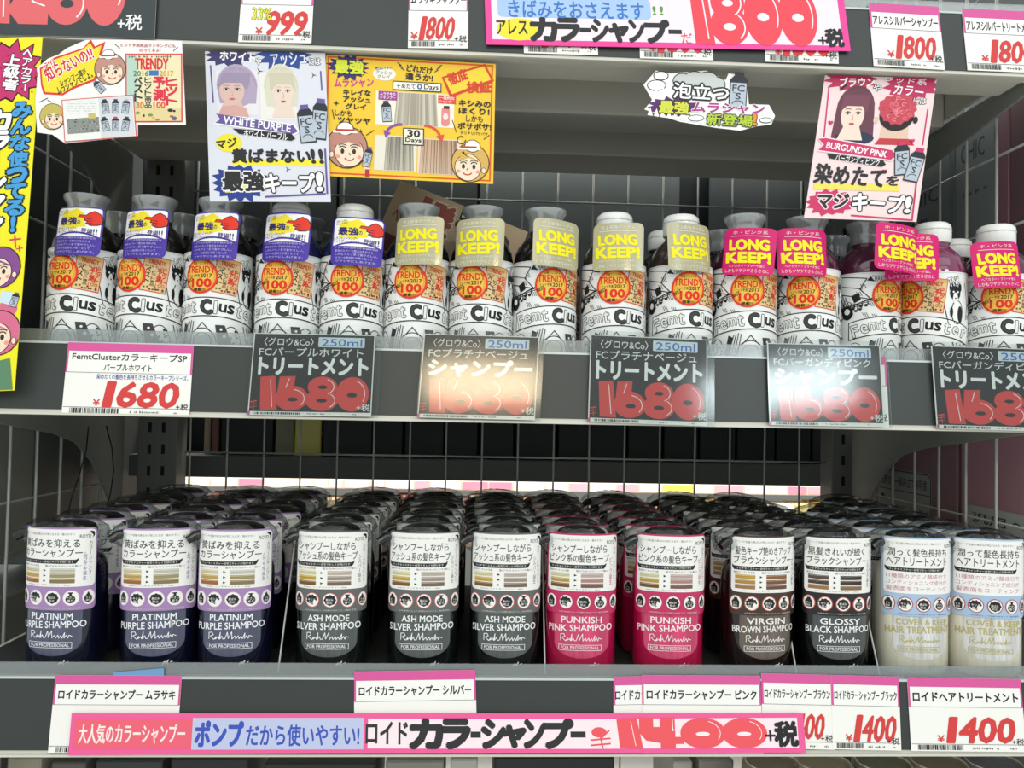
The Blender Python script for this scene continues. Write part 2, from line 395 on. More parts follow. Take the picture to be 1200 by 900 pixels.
X0, X1 = at(345, 520, YO+.02).x, at(376, 520, YO+.02).x
carton('shiny yellow-gold carton behind the grid, right of the two gold ones', X0, X1, YO+.02, YO+.08, zf1, zf1+.12, '#c9c04a', 'carton', rough=.25)
X0, X1 = at(320, 520, YO+.02).x, at(343, 520, YO+.02).x
carton('olive gold carton behind the grid, left of the brighter gold one', X0, X1, YO+.03, YO+.08, zf1, zf1+.12, '#6f6d3a', 'carton', rough=.25)
X0, X1 = at(256, 520, YO+.02).x, at(318, 520, YO+.02).x
carton('dark green carton behind the grid beside the gold ones', X0, X1, YO+.03, YO+.09, zf1, zf1+.13, '#1c2320', 'carton')
for k, (a, b, h) in enumerate(((236, 243, '#b8a98f'), (245, 253, '#8d5f58'))):
    X0, X1 = at(a, 520, YO+.02).x, at(b, 520, YO+.02).x
    carton(('slim beige carton behind the grid at the far left', 'slim brown-red carton behind the grid next to the beige one')[k], X0, X1, YO+.03, YO+.08, zf1, zf1+.11, h, 'carton')
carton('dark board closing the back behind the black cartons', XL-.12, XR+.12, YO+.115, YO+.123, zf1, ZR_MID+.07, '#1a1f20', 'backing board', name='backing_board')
# boards seen behind the upper grid
pan = [(180, 330, '#50585a'), (333, 395, '#5c6466'), (398, 560, '#575f61'), (563, 797, '#7f888a'), (832, 940, '#646c6e'), (943, 1003, '#5f6769')]
for k, (a, b, h) in enumerate(pan):
    p, q = at(a, 200, YB+.03), at(b, 200, YB+.03)
    carton('dark grey backing sheet behind the upper grid, %s from the left' % words[k], p.x, q.x, YB+.03, YB+.036, ZR_MID+.03, ZR_TOP+.06, h, 'backing sheet', name='backing_sheet')
carton('near-black backing board behind the grey sheets of the upper grid', XL-.02, XR+.02, YB+.07, YB+.078, ZR_MID+.075, ZR_TOP+.10, '#1b2326', 'backing board', name='backing_board')
# bright goods across the next aisle
YF = 1.70
zt0 = at(600, 574, YF).z
fr = empty('far_price_rail', (0, YF, zt0), 'bright far aisle rail of small pink, white and yellow tags', 'price rail')
obj('rail', bev(box(bmesh.new(), -1.1, 1.25, YF, YF+.3, zt0-.004, zt0+.024), .001, 1), mat('far_rail', '#e9dccb', .5), fr, (0, -YF, -zt0))
xx = -1.05; R = random.Random(12)
while xx < 1.2:
    wv = R.uniform(.04, .10); c = R.choice(['#fbf4ee', '#f9e3e6', '#f29ab2', '#fdf8f2', '#f3e26a', '#f9efe8', '#f4b9c6', '#fdf8f2'])
    obj('price_tag', bev(box(bmesh.new(), xx, xx+wv-.006, YF-.003, YF-.0005, zt0-.001, zt0+.022), .0003, 1), ink(c), fr, (0, -YF, -zt0)); xx += wv
z2 = zt0-.006
fq = empty('far_shelf', (0, YF+.1, 0), 'light brown far aisle shelf under the small tags', 'shelf')
obj('board', box(bmesh.new(), -1.1, 1.25, YF-.04, YF+.3, z2-.16, z2-.14), mat('far_board', '#b89a78', .6, noise=.1), fq, (0, -YF-.1, 0))
for xq in (-1.08, 1.20): obj('side_panel', box(bmesh.new(), xq, xq+.03, YF-.04, YF+.3, .0, z2-.161), mat('far_board', '#b89a78', .6, noise=.1), fq, (0, -YF-.1, 0))
xx = -1.0; k = 0
ords = words+['seventeenth', 'eighteenth', 'nineteenth', 'twentieth', 'twenty-first', 'twenty-second', 'twenty-third', 'twenty-fourth', 'twenty-fifth', 'twenty-sixth', 'twenty-seventh', 'twenty-eighth', 'twenty-ninth', 'thirtieth', 'thirty-first', 'thirty-second', 'thirty-third', 'thirty-fourth', 'thirty-fifth', 'thirty-sixth']
while xx < 1.15 and k < 36:
    wv = R.uniform(.05, .11); k += 1
    pal = ['#c98b86', '#e3c9a2', '#dba79a', '#efe6d8', '#b9766e', '#e8d8c0'] if xx < .25 else ['#e8d28c', '#f6f2ea', '#d9b56c', '#efe6d8', '#fbf8f2', '#e0c480']
    carton('small pale far aisle box under the tag rail, %s from the left' % ords[k-1], xx, xx+wv-.004, YF-.03, YF+.08, z2-.14, z2-.016+R.uniform(-.02, .006), R.choice(pal), 'box', 'pale boxes in the far aisle', name='small_box'); xx += wv
# neighbouring bays seen through the side grids
def sp(px, py, X): return hit(px, py, (X, 0, 0), Vector((1, 0, 0)))
XN = XR+.035
def scart(lb, px0, px1, z0, z1, hexc, A=None, xo=0):
    y0, y1 = sp(px1, 480, XN+xo).y, sp(px0, 480, XN+xo).y
    return carton(lb, XN+xo, XN+xo+.08, y0, y1, z0, z1, hexc, 'carton', prints=('left', A) if A else None)
zs = zb
A = Art(200, 200)
A.rr(20, 60, 150, 190, 10, '#a3a6a2', 1); A.line(rrpts(22, 62, 148, 188, 9), 1.6, '#3a3c3c', 2, True); A.text(30, 70, 140, 84, '汎用カラー組み立て説明書', '#3a3c3c', 2, .01)
A.line([(20, 90), (148, 90)], 1.2, '#3a3c3c'); A.rect(32, 98, 40, 106, '#202222', 2); A.tiny(70, 110, 140, 114, '#4a4c4c', 2); A.line([(70, 140), (85, 130), (92, 150)], 1.4, '#4a4c4c', 2, True)
scart('pinkish carton with an assembly leaflet print beyond the right grid', 1020, 1122, ZR_LOW+.10, ZR_MID-.005, '#94727a', A)
A = Art(100, 200)
A.rr(8, 90, 96, 196, 6, '#b6b9b4', 1); A.text(14, 98, 92, 110, '汎用ヘア', '#333', 2, .02) if False else A.text(14, 98, 92, 110, '汎用ヘア', '#333535', 2, .02); A.line([(8, 116), (96, 116)], 1.4, '#3a3c3c'); A.rect(20, 122, 30, 134, '#202222', 2)
scart('rose pink carton with grey leaflet beyond the right grid, nearest the front', 1126, 1240, ZR_LOW+.10, ZR_MID-.005, '#b58793', A)
scart('tall pinkish grey carton beyond the right grid beside the pump bottles', 1020, 1250, zs, ZR_LOW+.095, '#9a9b97')
# upper right: grey wrap with black logo prints, then a mauve carton
A = Art(100, 200); A.rect(6, 30, 94, 190, '#788082', 1); A.text(20, 50, 80, 62, 'CHIC', '#3c4345', 2); A.tiny(20, 72, 70, 76, '#2c3335', 2); A.star(50, 130, 9, 9, 5, .6, '#14181a', 2); A.tiny(14, 96, 60, 99, '#2c3335', 2, 8)
scart('grey printed carton beyond the upper right grid, farthest back', 1040, 1118, ZT_MID, ZR_TOP+.05, '#6e7576', A)
A = Art(100, 200); A.rect(2, 20, 98, 190, '#838b8c', 1); A.text(15, 30, 75, 44, 'CHIC', '#3c4345', 2); A.text(8, 120, 90, 150, 'NATULA', '#565d5f', 2, rot=-60); A.tiny(20, 66, 80, 70, '#2c3335', 2)
scart('grey printed carton beyond the upper right grid, in the middle', 1119, 1166, ZT_MID, ZR_TOP+.05, '#7a8182', A)
scart('mauve carton beyond the upper right grid', 1167, 1182, ZT_MID, ZR_TOP+.05, '#8b6470')
A = Art(100, 200)
for k in range(4): A.rect(40, 20+k*46, 60, 44+k*46, '#b39aa0', 2)
scart('dull mauve carton with pale patches beyond the upper right grid, nearest the front', 1183, 1240, ZT_MID, ZR_TOP+.05, '#6d5057', A)
XN2 = XL-.035
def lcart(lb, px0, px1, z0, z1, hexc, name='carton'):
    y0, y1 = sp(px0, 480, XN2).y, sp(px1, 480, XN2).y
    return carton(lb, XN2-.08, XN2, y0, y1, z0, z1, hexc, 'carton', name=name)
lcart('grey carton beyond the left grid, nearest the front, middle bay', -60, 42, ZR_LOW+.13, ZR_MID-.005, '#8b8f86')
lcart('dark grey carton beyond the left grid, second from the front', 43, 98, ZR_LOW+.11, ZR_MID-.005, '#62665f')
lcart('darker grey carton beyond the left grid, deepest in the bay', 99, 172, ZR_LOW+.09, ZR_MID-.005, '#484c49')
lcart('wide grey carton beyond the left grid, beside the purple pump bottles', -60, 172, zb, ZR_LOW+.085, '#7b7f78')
lcart('charcoal carton beyond the left grid of the upper bay', -60, 172, ZT_MID, ZR_TOP+.05, '#33393a')
# cables hanging in the left corner
for k, (x0, dy, lb) in enumerate(((XL+.02, .0, 'thin black cable hanging in the left corner by the upright'), (XL+.012, .05, 'thin black cable with a loop against the left grid'))):
    bm = bmesh.new(); pts = [(x0+.006*math.sin(t*.9+k), .30-dy+.012*math.sin(t*.6+k*2), ZR_MID-.02-.028*t) for t in range(9)]
    tube(bm, pts, .0008, 6); tag(obj('cable', bm, mat('black_cable', '#101212', .5), None, (0, 0, 0), True), lb, 'cable')
# goods on the base shelf: only the lids show below the lowest rail
pp = [(905, '#8a8473'), (965, '#a39c88'), (1035, '#7d8072'), (1100, '#918a78'), (1165, '#80848a')]
for k, (px, h) in enumerate(pp):
    p = at(px, 893, .07); r0 = .029
    t = empty('tub', (p.x, .07, zb), 'tub with pale ringed lid under the lowest rail, %s from the right-hand group\'s left end' % words[k], 'tub', 'tubs on the base shelf')
    H = p.z-zb
    obj('body', lathe([(r0-.004, 0), (r0-.001, .004), (r0-.001, H-.02)], 28), mat('tub_body_%d' % k, '#2d2f2e', .4), t, smooth=False)
    auto(obj('lid', lathe([(r0, H-.02), (r0, H-.003), (r0-.003, H), (r0-.005, H-.001), (r0-.006, H-.003)], 28), mat('lid_'+h[1:], h, .35), t))
    auto(obj('lid_ring', lathe([(r0-.0045, H-.0012), (r0-.0035, H+.0010), (r0-.0025, H-.0012)], 28, cap=False), mat('ring_pale', '#d9d6c8', .3), t))
for k, (a, b, h) in enumerate(((8, 48, '#a29c8c'), (60, 100, '#5f625c'), (112, 190, '#3b403e'), (200, 290, '#2a2f2f'), (310, 440, '#2e3332'), (452, 520, '#8f9088'), (528, 560, '#b9b9b2'), (580, 720, '#262b2c'), (790, 812, '#c5c3bb'), (820, 860, '#a4a29a'))):
    p, q = at(a, 890, .16), at(b, 890, .16)
    carton('low box on the base shelf under the lowest rail, %s from the left' % words[k], p.x, q.x, .16, .26, zb, at(600, 888+(k*5) % 7, .16).z, h, 'box', 'boxes on the base shelf')
# ---------------------------------------------------------------- doodle-label round bottles (middle shelf)
RB = 0.0300
white_cap = mat('cap_white', '#f1f2ee', .3, coat=.3)
clear_cap = clear('cap_clear', '#cfd4d3', .16, .12, haze=.34)
def doodle_art():
    A = Art(190, 86); c = 95; W, K, G = '#f4f5f2', '#191a1b', '#8f9393'
    A.line([(0, 1), (190, 1)], .5, '#c9ccca', 1)
    # ribbon with the name
    band = []
    def by(x, o): return 50+((x-6)/54.0)**2*11+o      # centre line of the arched ribbon
    xs = [c+i*4-c for i in range(0)]
    top = [(c+x, by(x, -8.5)) for x in range(-36, 63, 4)]; bot = [(c+x, by(x, 8)) for x in range(-36, 63, 4)]
    A.poly(top+bot[::-1], W, 3); A.line(top, .9, K, 4); A.line(bot, .9, K, 4); A.line([top[0], bot[0]], .9, K, 4); A.line([top[-1], bot[-1]], .9, K, 4)
    for ch, x, wv, hh, o, b in (('F', -30, 6, 11, 1, 0), ('e', -22, 6, 8, 1, 0), ('m', -14, 8, 7, 0, 0), ('t', -6, 5, 10, 0, 0), ('C', 6, 9, 12, 0, 1), ('l', 14, 2, 11, 0, 0), ('u', 20, 6, 7, 0, 2), ('s', 27, 5.5, 7.5, 0, 2), ('t', 35, 5, 10, 0, 0), ('e', 43, 6, 7, 0, 0), ('r', 52, 5, 8, 0, 0)):
        y = by(x, o); rot = math.degrees(math.atan((x-6)/54.0*11*2/54.0))
        if b == 1: A.text(c+x-wv/2, y-hh/2, c+x+wv/2, y+hh/2, ch, '#3d3f40', 4, .05, rot, -.1, (K, .04))
        elif b == 2: A.text(c+x-wv/2, y-hh/2, c+x+wv/2, y+hh/2, ch, K, 4, .045, rot)
        else: A.text(c+x-wv/2, y-hh/2, c+x+wv/2, y+hh/2, ch, '#e9ebe8', 4, .02, rot, 0, ('#26282a', .028))
    # crowd below the ribbon: dotted cloth, onion heads, striped cloth
    for k, (x0, x1) in enumerate(((-40, -20), (18, 38), (44, 70))):
        A.ell(c+(x0+x1)/2, 88, (x1-x0)/2, 21, W, 1, 16); A.arc(c+(x0+x1)/2, 88, (x1-x0)/2, 21, 180, 360, .8, K, 2)
        R = random.Random(k)
        for j in range(16): A.ell(c+R.uniform(x0+3, x1-3), R.uniform(71, 85), 1.1, 1.1, K, 2, 7)
    for x in (-12, 2):
        pass
    A.ell(c+3, 81, 12, 12, W, 2, 18); A.arc(c+3, 81, 12, 12, 180, 360, .8, K, 3); A.line([(c-4, 72), (c+3, 64), (c+10, 72)], .8, K, 3)
    A.ell(c+3, 81, 8, 8, '#fbfbf8', 3, 16); A.arc(c+3, 81, 8, 8, 150, 390, .7, K, 4); A.arc(c+3, 83, 4, 2, 20, 160, .6, K, 4)
    for k in range(4): A.line([(c-18+k*3.0, 86), (c-12+k*2.2, 62+abs(k-2))], .7, K, 3)
    A.poly([(c+17, 86), (c+14, 66), (c+22, 66), (c+30, 86)], '#3a3c3d', 3); A.ell(c+22, 76, 1.6, 1.6, W, 4, 8); A.ell(c+19, 70, 1.2, 1.2, W, 4, 8)
    A.poly([(c-22, 86), (c-17, 64), (c-13, 66), (c-16, 86)], '#2f3132', 2)
    for k in range(5): A.line([(c+46+k*4, 86), (c+40+k*4, 66+k)], .8, K, 3)
    # upper left: folded ribbon ends and music notes
    A.line([(c-44, 3), (c-20, 6), (c-26, 16), (c-16, 26), (c-44, 20)], .9, K, 2); A.line([(c-44, 12), (c-24, 16)], .7, K, 2)
    for k in range(4): A.line([(c-50+k*7, 36-k*2), (c-18+k*4, 30-k*3)], .7, K, 2)
    R = random.Random(9)
    for j in range(8):
        x, y = c-44+R.uniform(0, 26), R.uniform(31, 40); A.ell(x, y, 1.5, 1.2, K, 2, 8); A.line([(x+1.4, y), (x+1.6, y-5)], .6, K, 2)
    A.ell(c-38, 38, 6, 7, K, 2, 14); A.ell(c-38, 37, 3, 3, W, 3, 10); A.line([(c-46, 46), (c-40, 41)], 1, K, 2)
    for k in range(6): A.line([(c-60+k*4, 8+k*3), (c-52+k*4, 30+k*2)], .7, K, 2)
    # upper right: big lettering and a black and white dog
    A.text(c+36, 5, c+48, 13, 'TNK', '#f6f7f4', 4, .02, -16, 0, (K, .05))
    A.ell(c+43, 20, 5.6, 6.6, K, 3, 16); A.ell(c+43, 25, 2.6, 5.5, W, 4, 12); A.ell(c+41, 19, 1, 1, W, 4, 8); A.ell(c+45.5, 19, 1, 1, W, 4, 8); A.ell(c+43, 25, .9, .7, K, 5, 8)
    A.ell(c+39, 15, 2, 4, K, 3, 10); A.ell(c+48, 15, 2, 4, K, 3, 10)
    A.ell(c+45, 38, 6, 11, W, 2, 16); A.arc(c+45, 38, 6, 11, 0, 360, .8, K, 3, 16); A.ell(c+48, 40, 3, 8, K, 3, 12); A.ell(c+39, 38, 1.6, 5, K, 3, 10)
    A.line([(c+36, 48), (c+32, 30), (c+34, 14)], .8, K, 2); A.line([(c+55, 10), (c+60, 30), (c+57, 44)], .8, K, 2)
    for k in range(5): A.line([(c+60+k*5, 6), (c+63+k*5, 42)], .7, K, 2); A.ell(c+64+k*5, 30-k*4, 1.8, 1.8, K, 2, 8)
    for k in range(6): A.line([(c-92+k*5, 10+k*4), (c-80+k*4, 60)], .8, K, 2)
    for k in range(12): A.ell(c-90+k*3, 70-(k*7) % 30, 1.5, 1.2, K, 2, 8)
    A.line([(2, 50), (52, 62)], .9, K, 2); A.line([(150, 62), (188, 50)], .9, K, 2)
    R = random.Random(31)
    for j in range(26):      # small hatching and scallops between the figures
        x, y = c+R.uniform(-88, 88), R.uniform(4, 40)
        if 4 < x-c < 36 or -12 < x-c < 12: continue
        for q in range(3): A.line([(x+q*1.6, y), (x+q*1.6+2, y+4)], .5, K, 1)
    for j in range(24):
        x = c-90+j*7.5; A.arc(x, 86, 4, 5, 180, 360, .6, K, 1, 6)
    for j in range(10): A.arc(c-60+j*3.4, 20+j*1.5, 2.4, 3, 0, 360, .5, K, 1, 7)
    A.poly([(c-34, 22), (c-27, 19), (c-25, 26), (c-31, 29)], K, 1); A.poly([(c-20, 8), (c-17, 4), (c-13, 9)], K, 1)
    A.text(c-16, 3, c+14, 9, 'CHARITY & ROCK', '#3a3c3d', 2, .0)
    return A
def round_sticker():
    A = Art(32, 32)
    A.ell(16, 16, 15.8, 15.8, '#e23a25', 1, 40); A.ell(16, 16, 13.9, 13.9, '#e9a82f', 2, 36); A.ell(16, 16, 12.2, 12.2, '#efc04e', 3, 30)
    A.text(9, 3.6, 23, 6.2, '日経トレンディ', '#4a2d12', 4, .02); A.text(2.8, 7.2, 29.2, 13.2, 'TRENDY', '#e02a1c', 4, .045)
    A.text(5, 14.4, 15.5, 17.2, 'ヒット予測', '#2e3a1c', 4, .02); A.text(16.5, 14.0, 26.5, 17.4, '2017', '#231a10', 4, .04)
    A.text(8.2, 18.6, 26, 25.8, '100', '#e02a1c', 4, .07); A.text(2.2, 18.2, 9.2, 21.2, 'BEST', '#231a10', 5, .04, -28); A.text(10, 26.8, 21, 29.6, '掲載!!!', '#231a10', 4, .04)
    return A
def magazine_sticker():
    A = Art(22, 32)
    A.rect(0, 0, 22, 32, '#d8402c', 1); A.rect(.7, .7, 21.3, 31.3, '#e6c58f', 2); A.rect(.7, .7, 21.3, 4, '#d8b36a', 3)
    A.text(4, 3.2, 18, 7, 'TRENDY', '#d8352a', 4, .05); A.text(1.5, 8, 20, 10.4, '2016 ヒット', '#5a3a24', 4, .02)
    A.text(3, 10, 7, 25, 'ベスト', '#3a2418', 4, .05, vert=True); A.text(8, 13, 11.4, 27, 'ヒット商品', '#2f2a22', 4, .02, vert=True)
    A.text(12, 10, 16, 23, '予測', '#dc2d28', 4, .06, vert=True); A.text(16.6, 9, 20.4, 24, 'ヒット', '#dc2d28', 4, .05, vert=True); A.text(12.4, 24, 20, 27, '100', '#c9782c', 4, .04)
    R = random.Random(2)
    for j in range(9): A.ell(R.uniform(2, 20), R.uniform(27.5, 30), 1, .9, R.choice(['#4a6b34', '#8a2d20', '#26323a']), 4, 7)
    return A
def tag_purple():
    A = Art(290, 295)
    A.rr(10, 10, 280, 180, 18, '#f3f2ee', 2); A.rect(10, 150, 280, 178, '#f3f2ee', 2); A.ell(145, 180, 160, 22, '#4a35a0', 1, 20)
    A.arc(145, 310, 230, 152, 232, 308, 10, '#4a35a0', 3)
    A.poly([(34, 70), (60, 20), (100, 28), (140, 12), (172, 34), (200, 60), (190, 96), (205, 120), (160, 126), (120, 138), (80, 122), (50, 132), (36, 100)], '#f4e02c', 3)
    A.text(20, 20, 80, 34, '日本トレンドが', '#3a2c80', 4, .01, -10); A.text(18, 36, 84, 50, '大ヒット中の', '#3a2c80', 4, .01, -8)
    A.text(36, 66, 148, 112, '最強', '#2c2370', 4, .05); A.text(150, 84, 170, 108, 'の', '#2c2370', 4, .03)
    A.text(10, 124, 150, 142, 'ムラシャンシャンプー', '#3a2c80', 4, .02); A.text(12, 144, 160, 164, 'シャンプー・ホワイト', '#3a2c80', 4, .02, 3); A.text(178, 132, 240, 168, '登場', '#3a2c80', 4, .03, 4); A.text(244, 132, 264, 166, '!!', '#3a2c80', 4, .03)
    A.poly([(150, 66), (160, 50), (196, 52), (214, 36), (240, 24), (272, 40), (290, 70), (288, 100), (262, 112), (226, 116), (196, 102), (206, 92), (188, 84), (192, 70)], '#1c1a22', 4)
    A.poly([(154, 65), (162, 54), (198, 56), (216, 40), (240, 29), (268, 43), (284, 70), (282, 96), (260, 107), (228, 110), (202, 100), (212, 90), (194, 80), (198, 68)], '#e23324', 5)
    for k in range(3): A.line([(206+k*3, 74+k*13), (232, 76+k*12)], 3, '#1c1a22', 6)
    for k in range(5): A.text(22+k*3, 182+k*21, 262-(k % 2)*26, 196+k*21, ['クリームの色持ちがお悩みな方', '紫色のカラーで黄ばみをおさえ', 'しかもアミノ系で髪やさしい。', 'カラーの色持ちが長くなって', 'ツヤツヤにしあげます。'][k], '#cfc8f0', 3, .0)
    return A
def tag_long(pink):
    A = Art(290, 295); y, wcol = '#f6e81e', '#efe9dc'
    A.text(48, 18, 240, 40, '史上最強ボーテム' if not pink else 'ホ・ピンク系', wcol, 2, .0); A.line([(40, 52), (250, 52)], 3, wcol, 2)
    A.text(36, 76, 250, 138, 'LONG', y, 2, .085, 0, -.06); A.text(24, 156, 264, 218, 'KEEP!', y, 2, .085, 0, -.06)
    A.text(40, 230, 240, 248, 'ヘアカラー・ブリーチ後に', wcol, 2, 0); A.text(22, 258, 262, 280, 'しかもツヤツヤさらさらに', wcol, 2, 0)
    return A
def cyl_fn(Rr, W, sc, cx, z0, lift=.0002):
    def fn(x, y, L):
        a = (x-cx)*sc/Rr; r = Rr+lift+L*EPS
        return (r*math.sin(a), -r*math.cos(a), z0-y*sc)
    return fn
def ring_slab(name, pts, fn, cut, m, L0, L1):
    """a thin curved card: front face on fn(L0), back face 0.25 mm behind it, closed round the rim"""
    A = Art(1, 1); A.poly(pts, '#ffffff', L0); key, P, fs = {}, [], []
    def vid(x, y):
        k = (round(x, 4), round(y, 4))
        if k not in key: key[k] = len(P); P.append((x, y))
        return key[k]
    for q, _, _ in A.F:
        a = min(p[0] for p in q); b = max(p[0] for p in q)
        for k in range(math.floor(a/cut), math.floor((b-1e-9)/cut)+1):
            r = clipx(clipx(q, k*cut, 1), (k+1)*cut, -1)
            ids = []
            for x, y in r:
                i = vid(x, y)
                if i not in ids: ids.append(i)
            if len(ids) >= 3: fs.append(ids)
    n = len(P); ed = {}
    for f in fs:
        for i, j in zip(f, f[1:]+f[:1]): ed[(i, j)] = 1
    F = [tuple(f) for f in fs]+[tuple(i+n for i in f[::-1]) for f in fs]
    F += [(i, j, j+n, i+n) for (i, j) in ed if (j, i) not in ed]
    me = bpy.data.meshes.new(name); me.from_pydata([fn(x, y, L0) for x, y in P]+[fn(x, y, L0-5) for x, y in P], [], F); me.materials.append(m); me.update(); return me
DOOD = doodle_art().mesh('label_print', cyl_fn(RB, 0,   .001, 95, .086, .0004), 4)
STK = round_sticker().mesh('print', cyl_fn(RB+.0007, 0,   .001, 16, .0795), 2.5)
MAG = magazine_sticker().mesh('print', cyl_fn(RB+.0006, 0, .001, 11, .016, 0), 2.5)
# the magazine sticker sits to the right of the round one and is tilted
def mag_fn(x, y, L):
    dx, dy = x-11, y-16; t = math.radians(8); X = 23+dx*math.cos(t)-dy*math.sin(t); Y = 22+dx*math.sin(t)+dy*math.cos(t)
    a = X*.001/RB; r = RB+.0006+L*EPS
    return (r*math.sin(a), -r*math.cos(a), .086-Y*.001)
MAG = magazine_sticker().mesh('print', mag_fn, 2.5)
STK_B = ring_slab('round_sticker', [(16+15.8*math.cos(i*math.pi/20), 16+15.8*math.sin(i*math.pi/20)) for i in range(40)], cyl_fn(RB+.0006, 0,   .001, 16, .0795), 2.5, ink('#e23a25'), 0, 0)
MAG_B = ring_slab('magazine_sticker', [(0, 0), (22, 0), (22, 32), (0, 32)], mag_fn, 2.5, ink('#d8402c'), 0, 0)
TS = .0475/290
def tag_fn(x, y, L):
    a = (x-145)*TS/.055; r = .055+L*EPS; t = .0006*0
    return (r*math.sin(a), .055-r*math.cos(a)-.0, (-y)*TS*.915)
TAGM = {}
for k, A, bg in (('purple', tag_purple(), '#4a35a0'), ('beige', tag_long(False), '#aaa57f'), ('pink', tag_long(True), '#d4166f')):
    mm = ink(bg)
    if k == 'beige': mm = mat('beige_plastic_tag', '#b3ae8a', .25, coat=.4)
    TAGM[k] = (ring_slab('hang_tag', rrpts(0, 0, 290, 295, 34, 5), tag_fn, 12, mm, 0, 0), A.mesh('print', lambda x, y, L: tag_fn(x, y, L+2), 14))
glass_cols = {'purple': '#23264f', 'beige': '#3a302a', 'pink': '#4f1d38', 'black': '#191615', 'berry': '#7c3458'}
def solid(name, bm, m): me = bpy.data.meshes.new(name); bm.to_mesh(me); bm.free(); me.materials.append(m); me.shade_smooth(); me.set_sharp_from_angle(angle=math.radians(35)); return me
BODY = {}
bprof = [(.022, 0), (.0285, .0006), (.0297, .003), (.0297, .0870), (.0294, .0895), (.0284, .0955), (.0258, .1015), (.0213, .1075), (.0172, .1115), (.0150, .1135), (.0150, .1168)]
for k, h in glass_cols.items(): BODY[k] = solid('bottle_body', lathe(bprof, 40), mat('liquid_'+k, h, .12, coat=.6))
LABEL_B = solid('wrap_label', lathe([(RB-.0001, .002), (RB+.0003, .002), (RB+.0003, .086), (RB-.0001, .086)], 56, cap=False), mat('label_paper', '#eef0ee', .35, coat=.2))
def cap_white_mesh():
    bm = lathe([(.0163, 0.1170), (.0172, 0.1183), (.0172, 0.1318), (.0166, 0.1343), (.0140, 0.1368), (.006, 0.1376)], 16)
    return bm
CAPW = solid('flip_cap', cap_white_mesh(), white_cap)
CAPW2 = solid('cap_seam', lathe([(.01715, 0.1293), (.01745, 0.1296), (.01745, 0.1302), (.01715, 0.1305)], 32, cap=False), mat('cap_seam', '#d5d6d2', .4))
CAPC = solid('clear_cover', lathe([(.0150, 0.1170), (.0158, 0.1198), (.0156, 0.1248), (.0165, 0.1298), (.0195, 0.1343), (.0198, 0.1378), (.0191, 0.1383), (.0189, 0.1348), (.0155, 0.1298), (.0146, 0.1248)], 32, cap=False), clear_cap)
CAPC2 = solid('inner_pump', lathe([(.0085, 0.1169), (.0085, 0.1258), (.006, 0.1278), (.006, 0.1338)], 20), mat('pump_grey', '#8e9293', .35))
CAPT = solid('cover_top', lathe([(.0001, 0.1353), (.0185, 0.1353), (.0185, 0.1357), (.0001, 0.1357)], 32, cap=False), clear_cap)
def mo(name, me, parent, loc=(0, 0, 0), rot=(0, 0, 0)):
    o = bpy.data.objects.new(name, me); COL.objects.link(o); o.parent = parent; o.location = loc; o.rotation_euler = rot; return o
def round_bottle(x, y, kind, cap, rot, label, group, hang=None, liquid=None):
    t = empty('shampoo_bottle', (x, y, ZT_MID+.0010), label, 'bottle', group, rz=0)
    b = mo('bottle_body', BODY[liquid or kind], t)
    l = mo('wrap_label', LABEL_B, t, rot=(0, 0, rot)); mo('label_print', DOOD, l)
    s = mo('round_sticker', STK_B, t, rot=(0, 0, rot)); mo('print', STK, s)
    s = mo('magazine_sticker', MAG_B, t, rot=(0, 0, rot)); mo('print', MAG, s)
    if cap == 'w': c = mo('flip_cap', CAPW, t); mo('seam', CAPW2, c)
    else: c = mo('clear_cover', CAPC, t); mo('inner_pump', CAPC2, c); mo('cover_top', CAPT, c)
    if hang:
        hk, hx, hz, hr = hang
        h = mo('hang_tag', TAGM[hk][0], t, (hx, -RB-.0042, hz), (math.radians(-5), math.radians(hr), 0)); mo('print', TAGM[hk][1], h)
    return t
YBT = .0475
# centre px, sticker px, kind, cap, tag left/right px, tag top px, tag roll
B = [(99, 82, 'purple', 'c', 62, 122, 243, 2), (179, 160, 'purple', 'c', 142, 197, 246, 1), (256, 242, 'purple', 'c', 223, 280, 249, 1), (339, 328, 'purple', 'w', 308, 364, 250, 2), (414, 409, 'purple', 'w', 391, 451, 256, 3),
     (489, 482, 'beige', 'c', 464, 517, 255, 0), (564, 552, 'beige', 'c', 535, 588, 257, 0), (638, 645, 'beige', 'c', 630, 680, 259, 3), (719, 716, 'beige', 'w', 697, 752, 262, 0), (797, 802, 'beige', 'w', 785, 835, 263, 0),
     (872, 870, 'pink', 'c', 857, 903, 268, 4), (945, 934, 'pink', 'c', 914, 970, 269, 1), (1016, 1032, 'pink', 'c', 1022, 1064, 270, 6), (1092, 1060, 'pink', 'w', 1052, 1088, 275, 1), (1167, 1160, 'pink', 'w', 1138, 1198, 284, -3)]
nth = ['first', 'second', 'third', 'fourth', 'fifth', 'sixth', 'seventh', 'eighth', 'ninth', 'tenth', 'eleventh', 'twelfth', 'thirteenth', 'fourteenth', 'fifteenth']
tn = {'purple': 'purple and white hang tag', 'beige': 'beige long keep tag', 'pink': 'pink long keep tag'}
cn = {'w': 'white flip cap', 'c': 'clear flared cap'}
cnt = {}
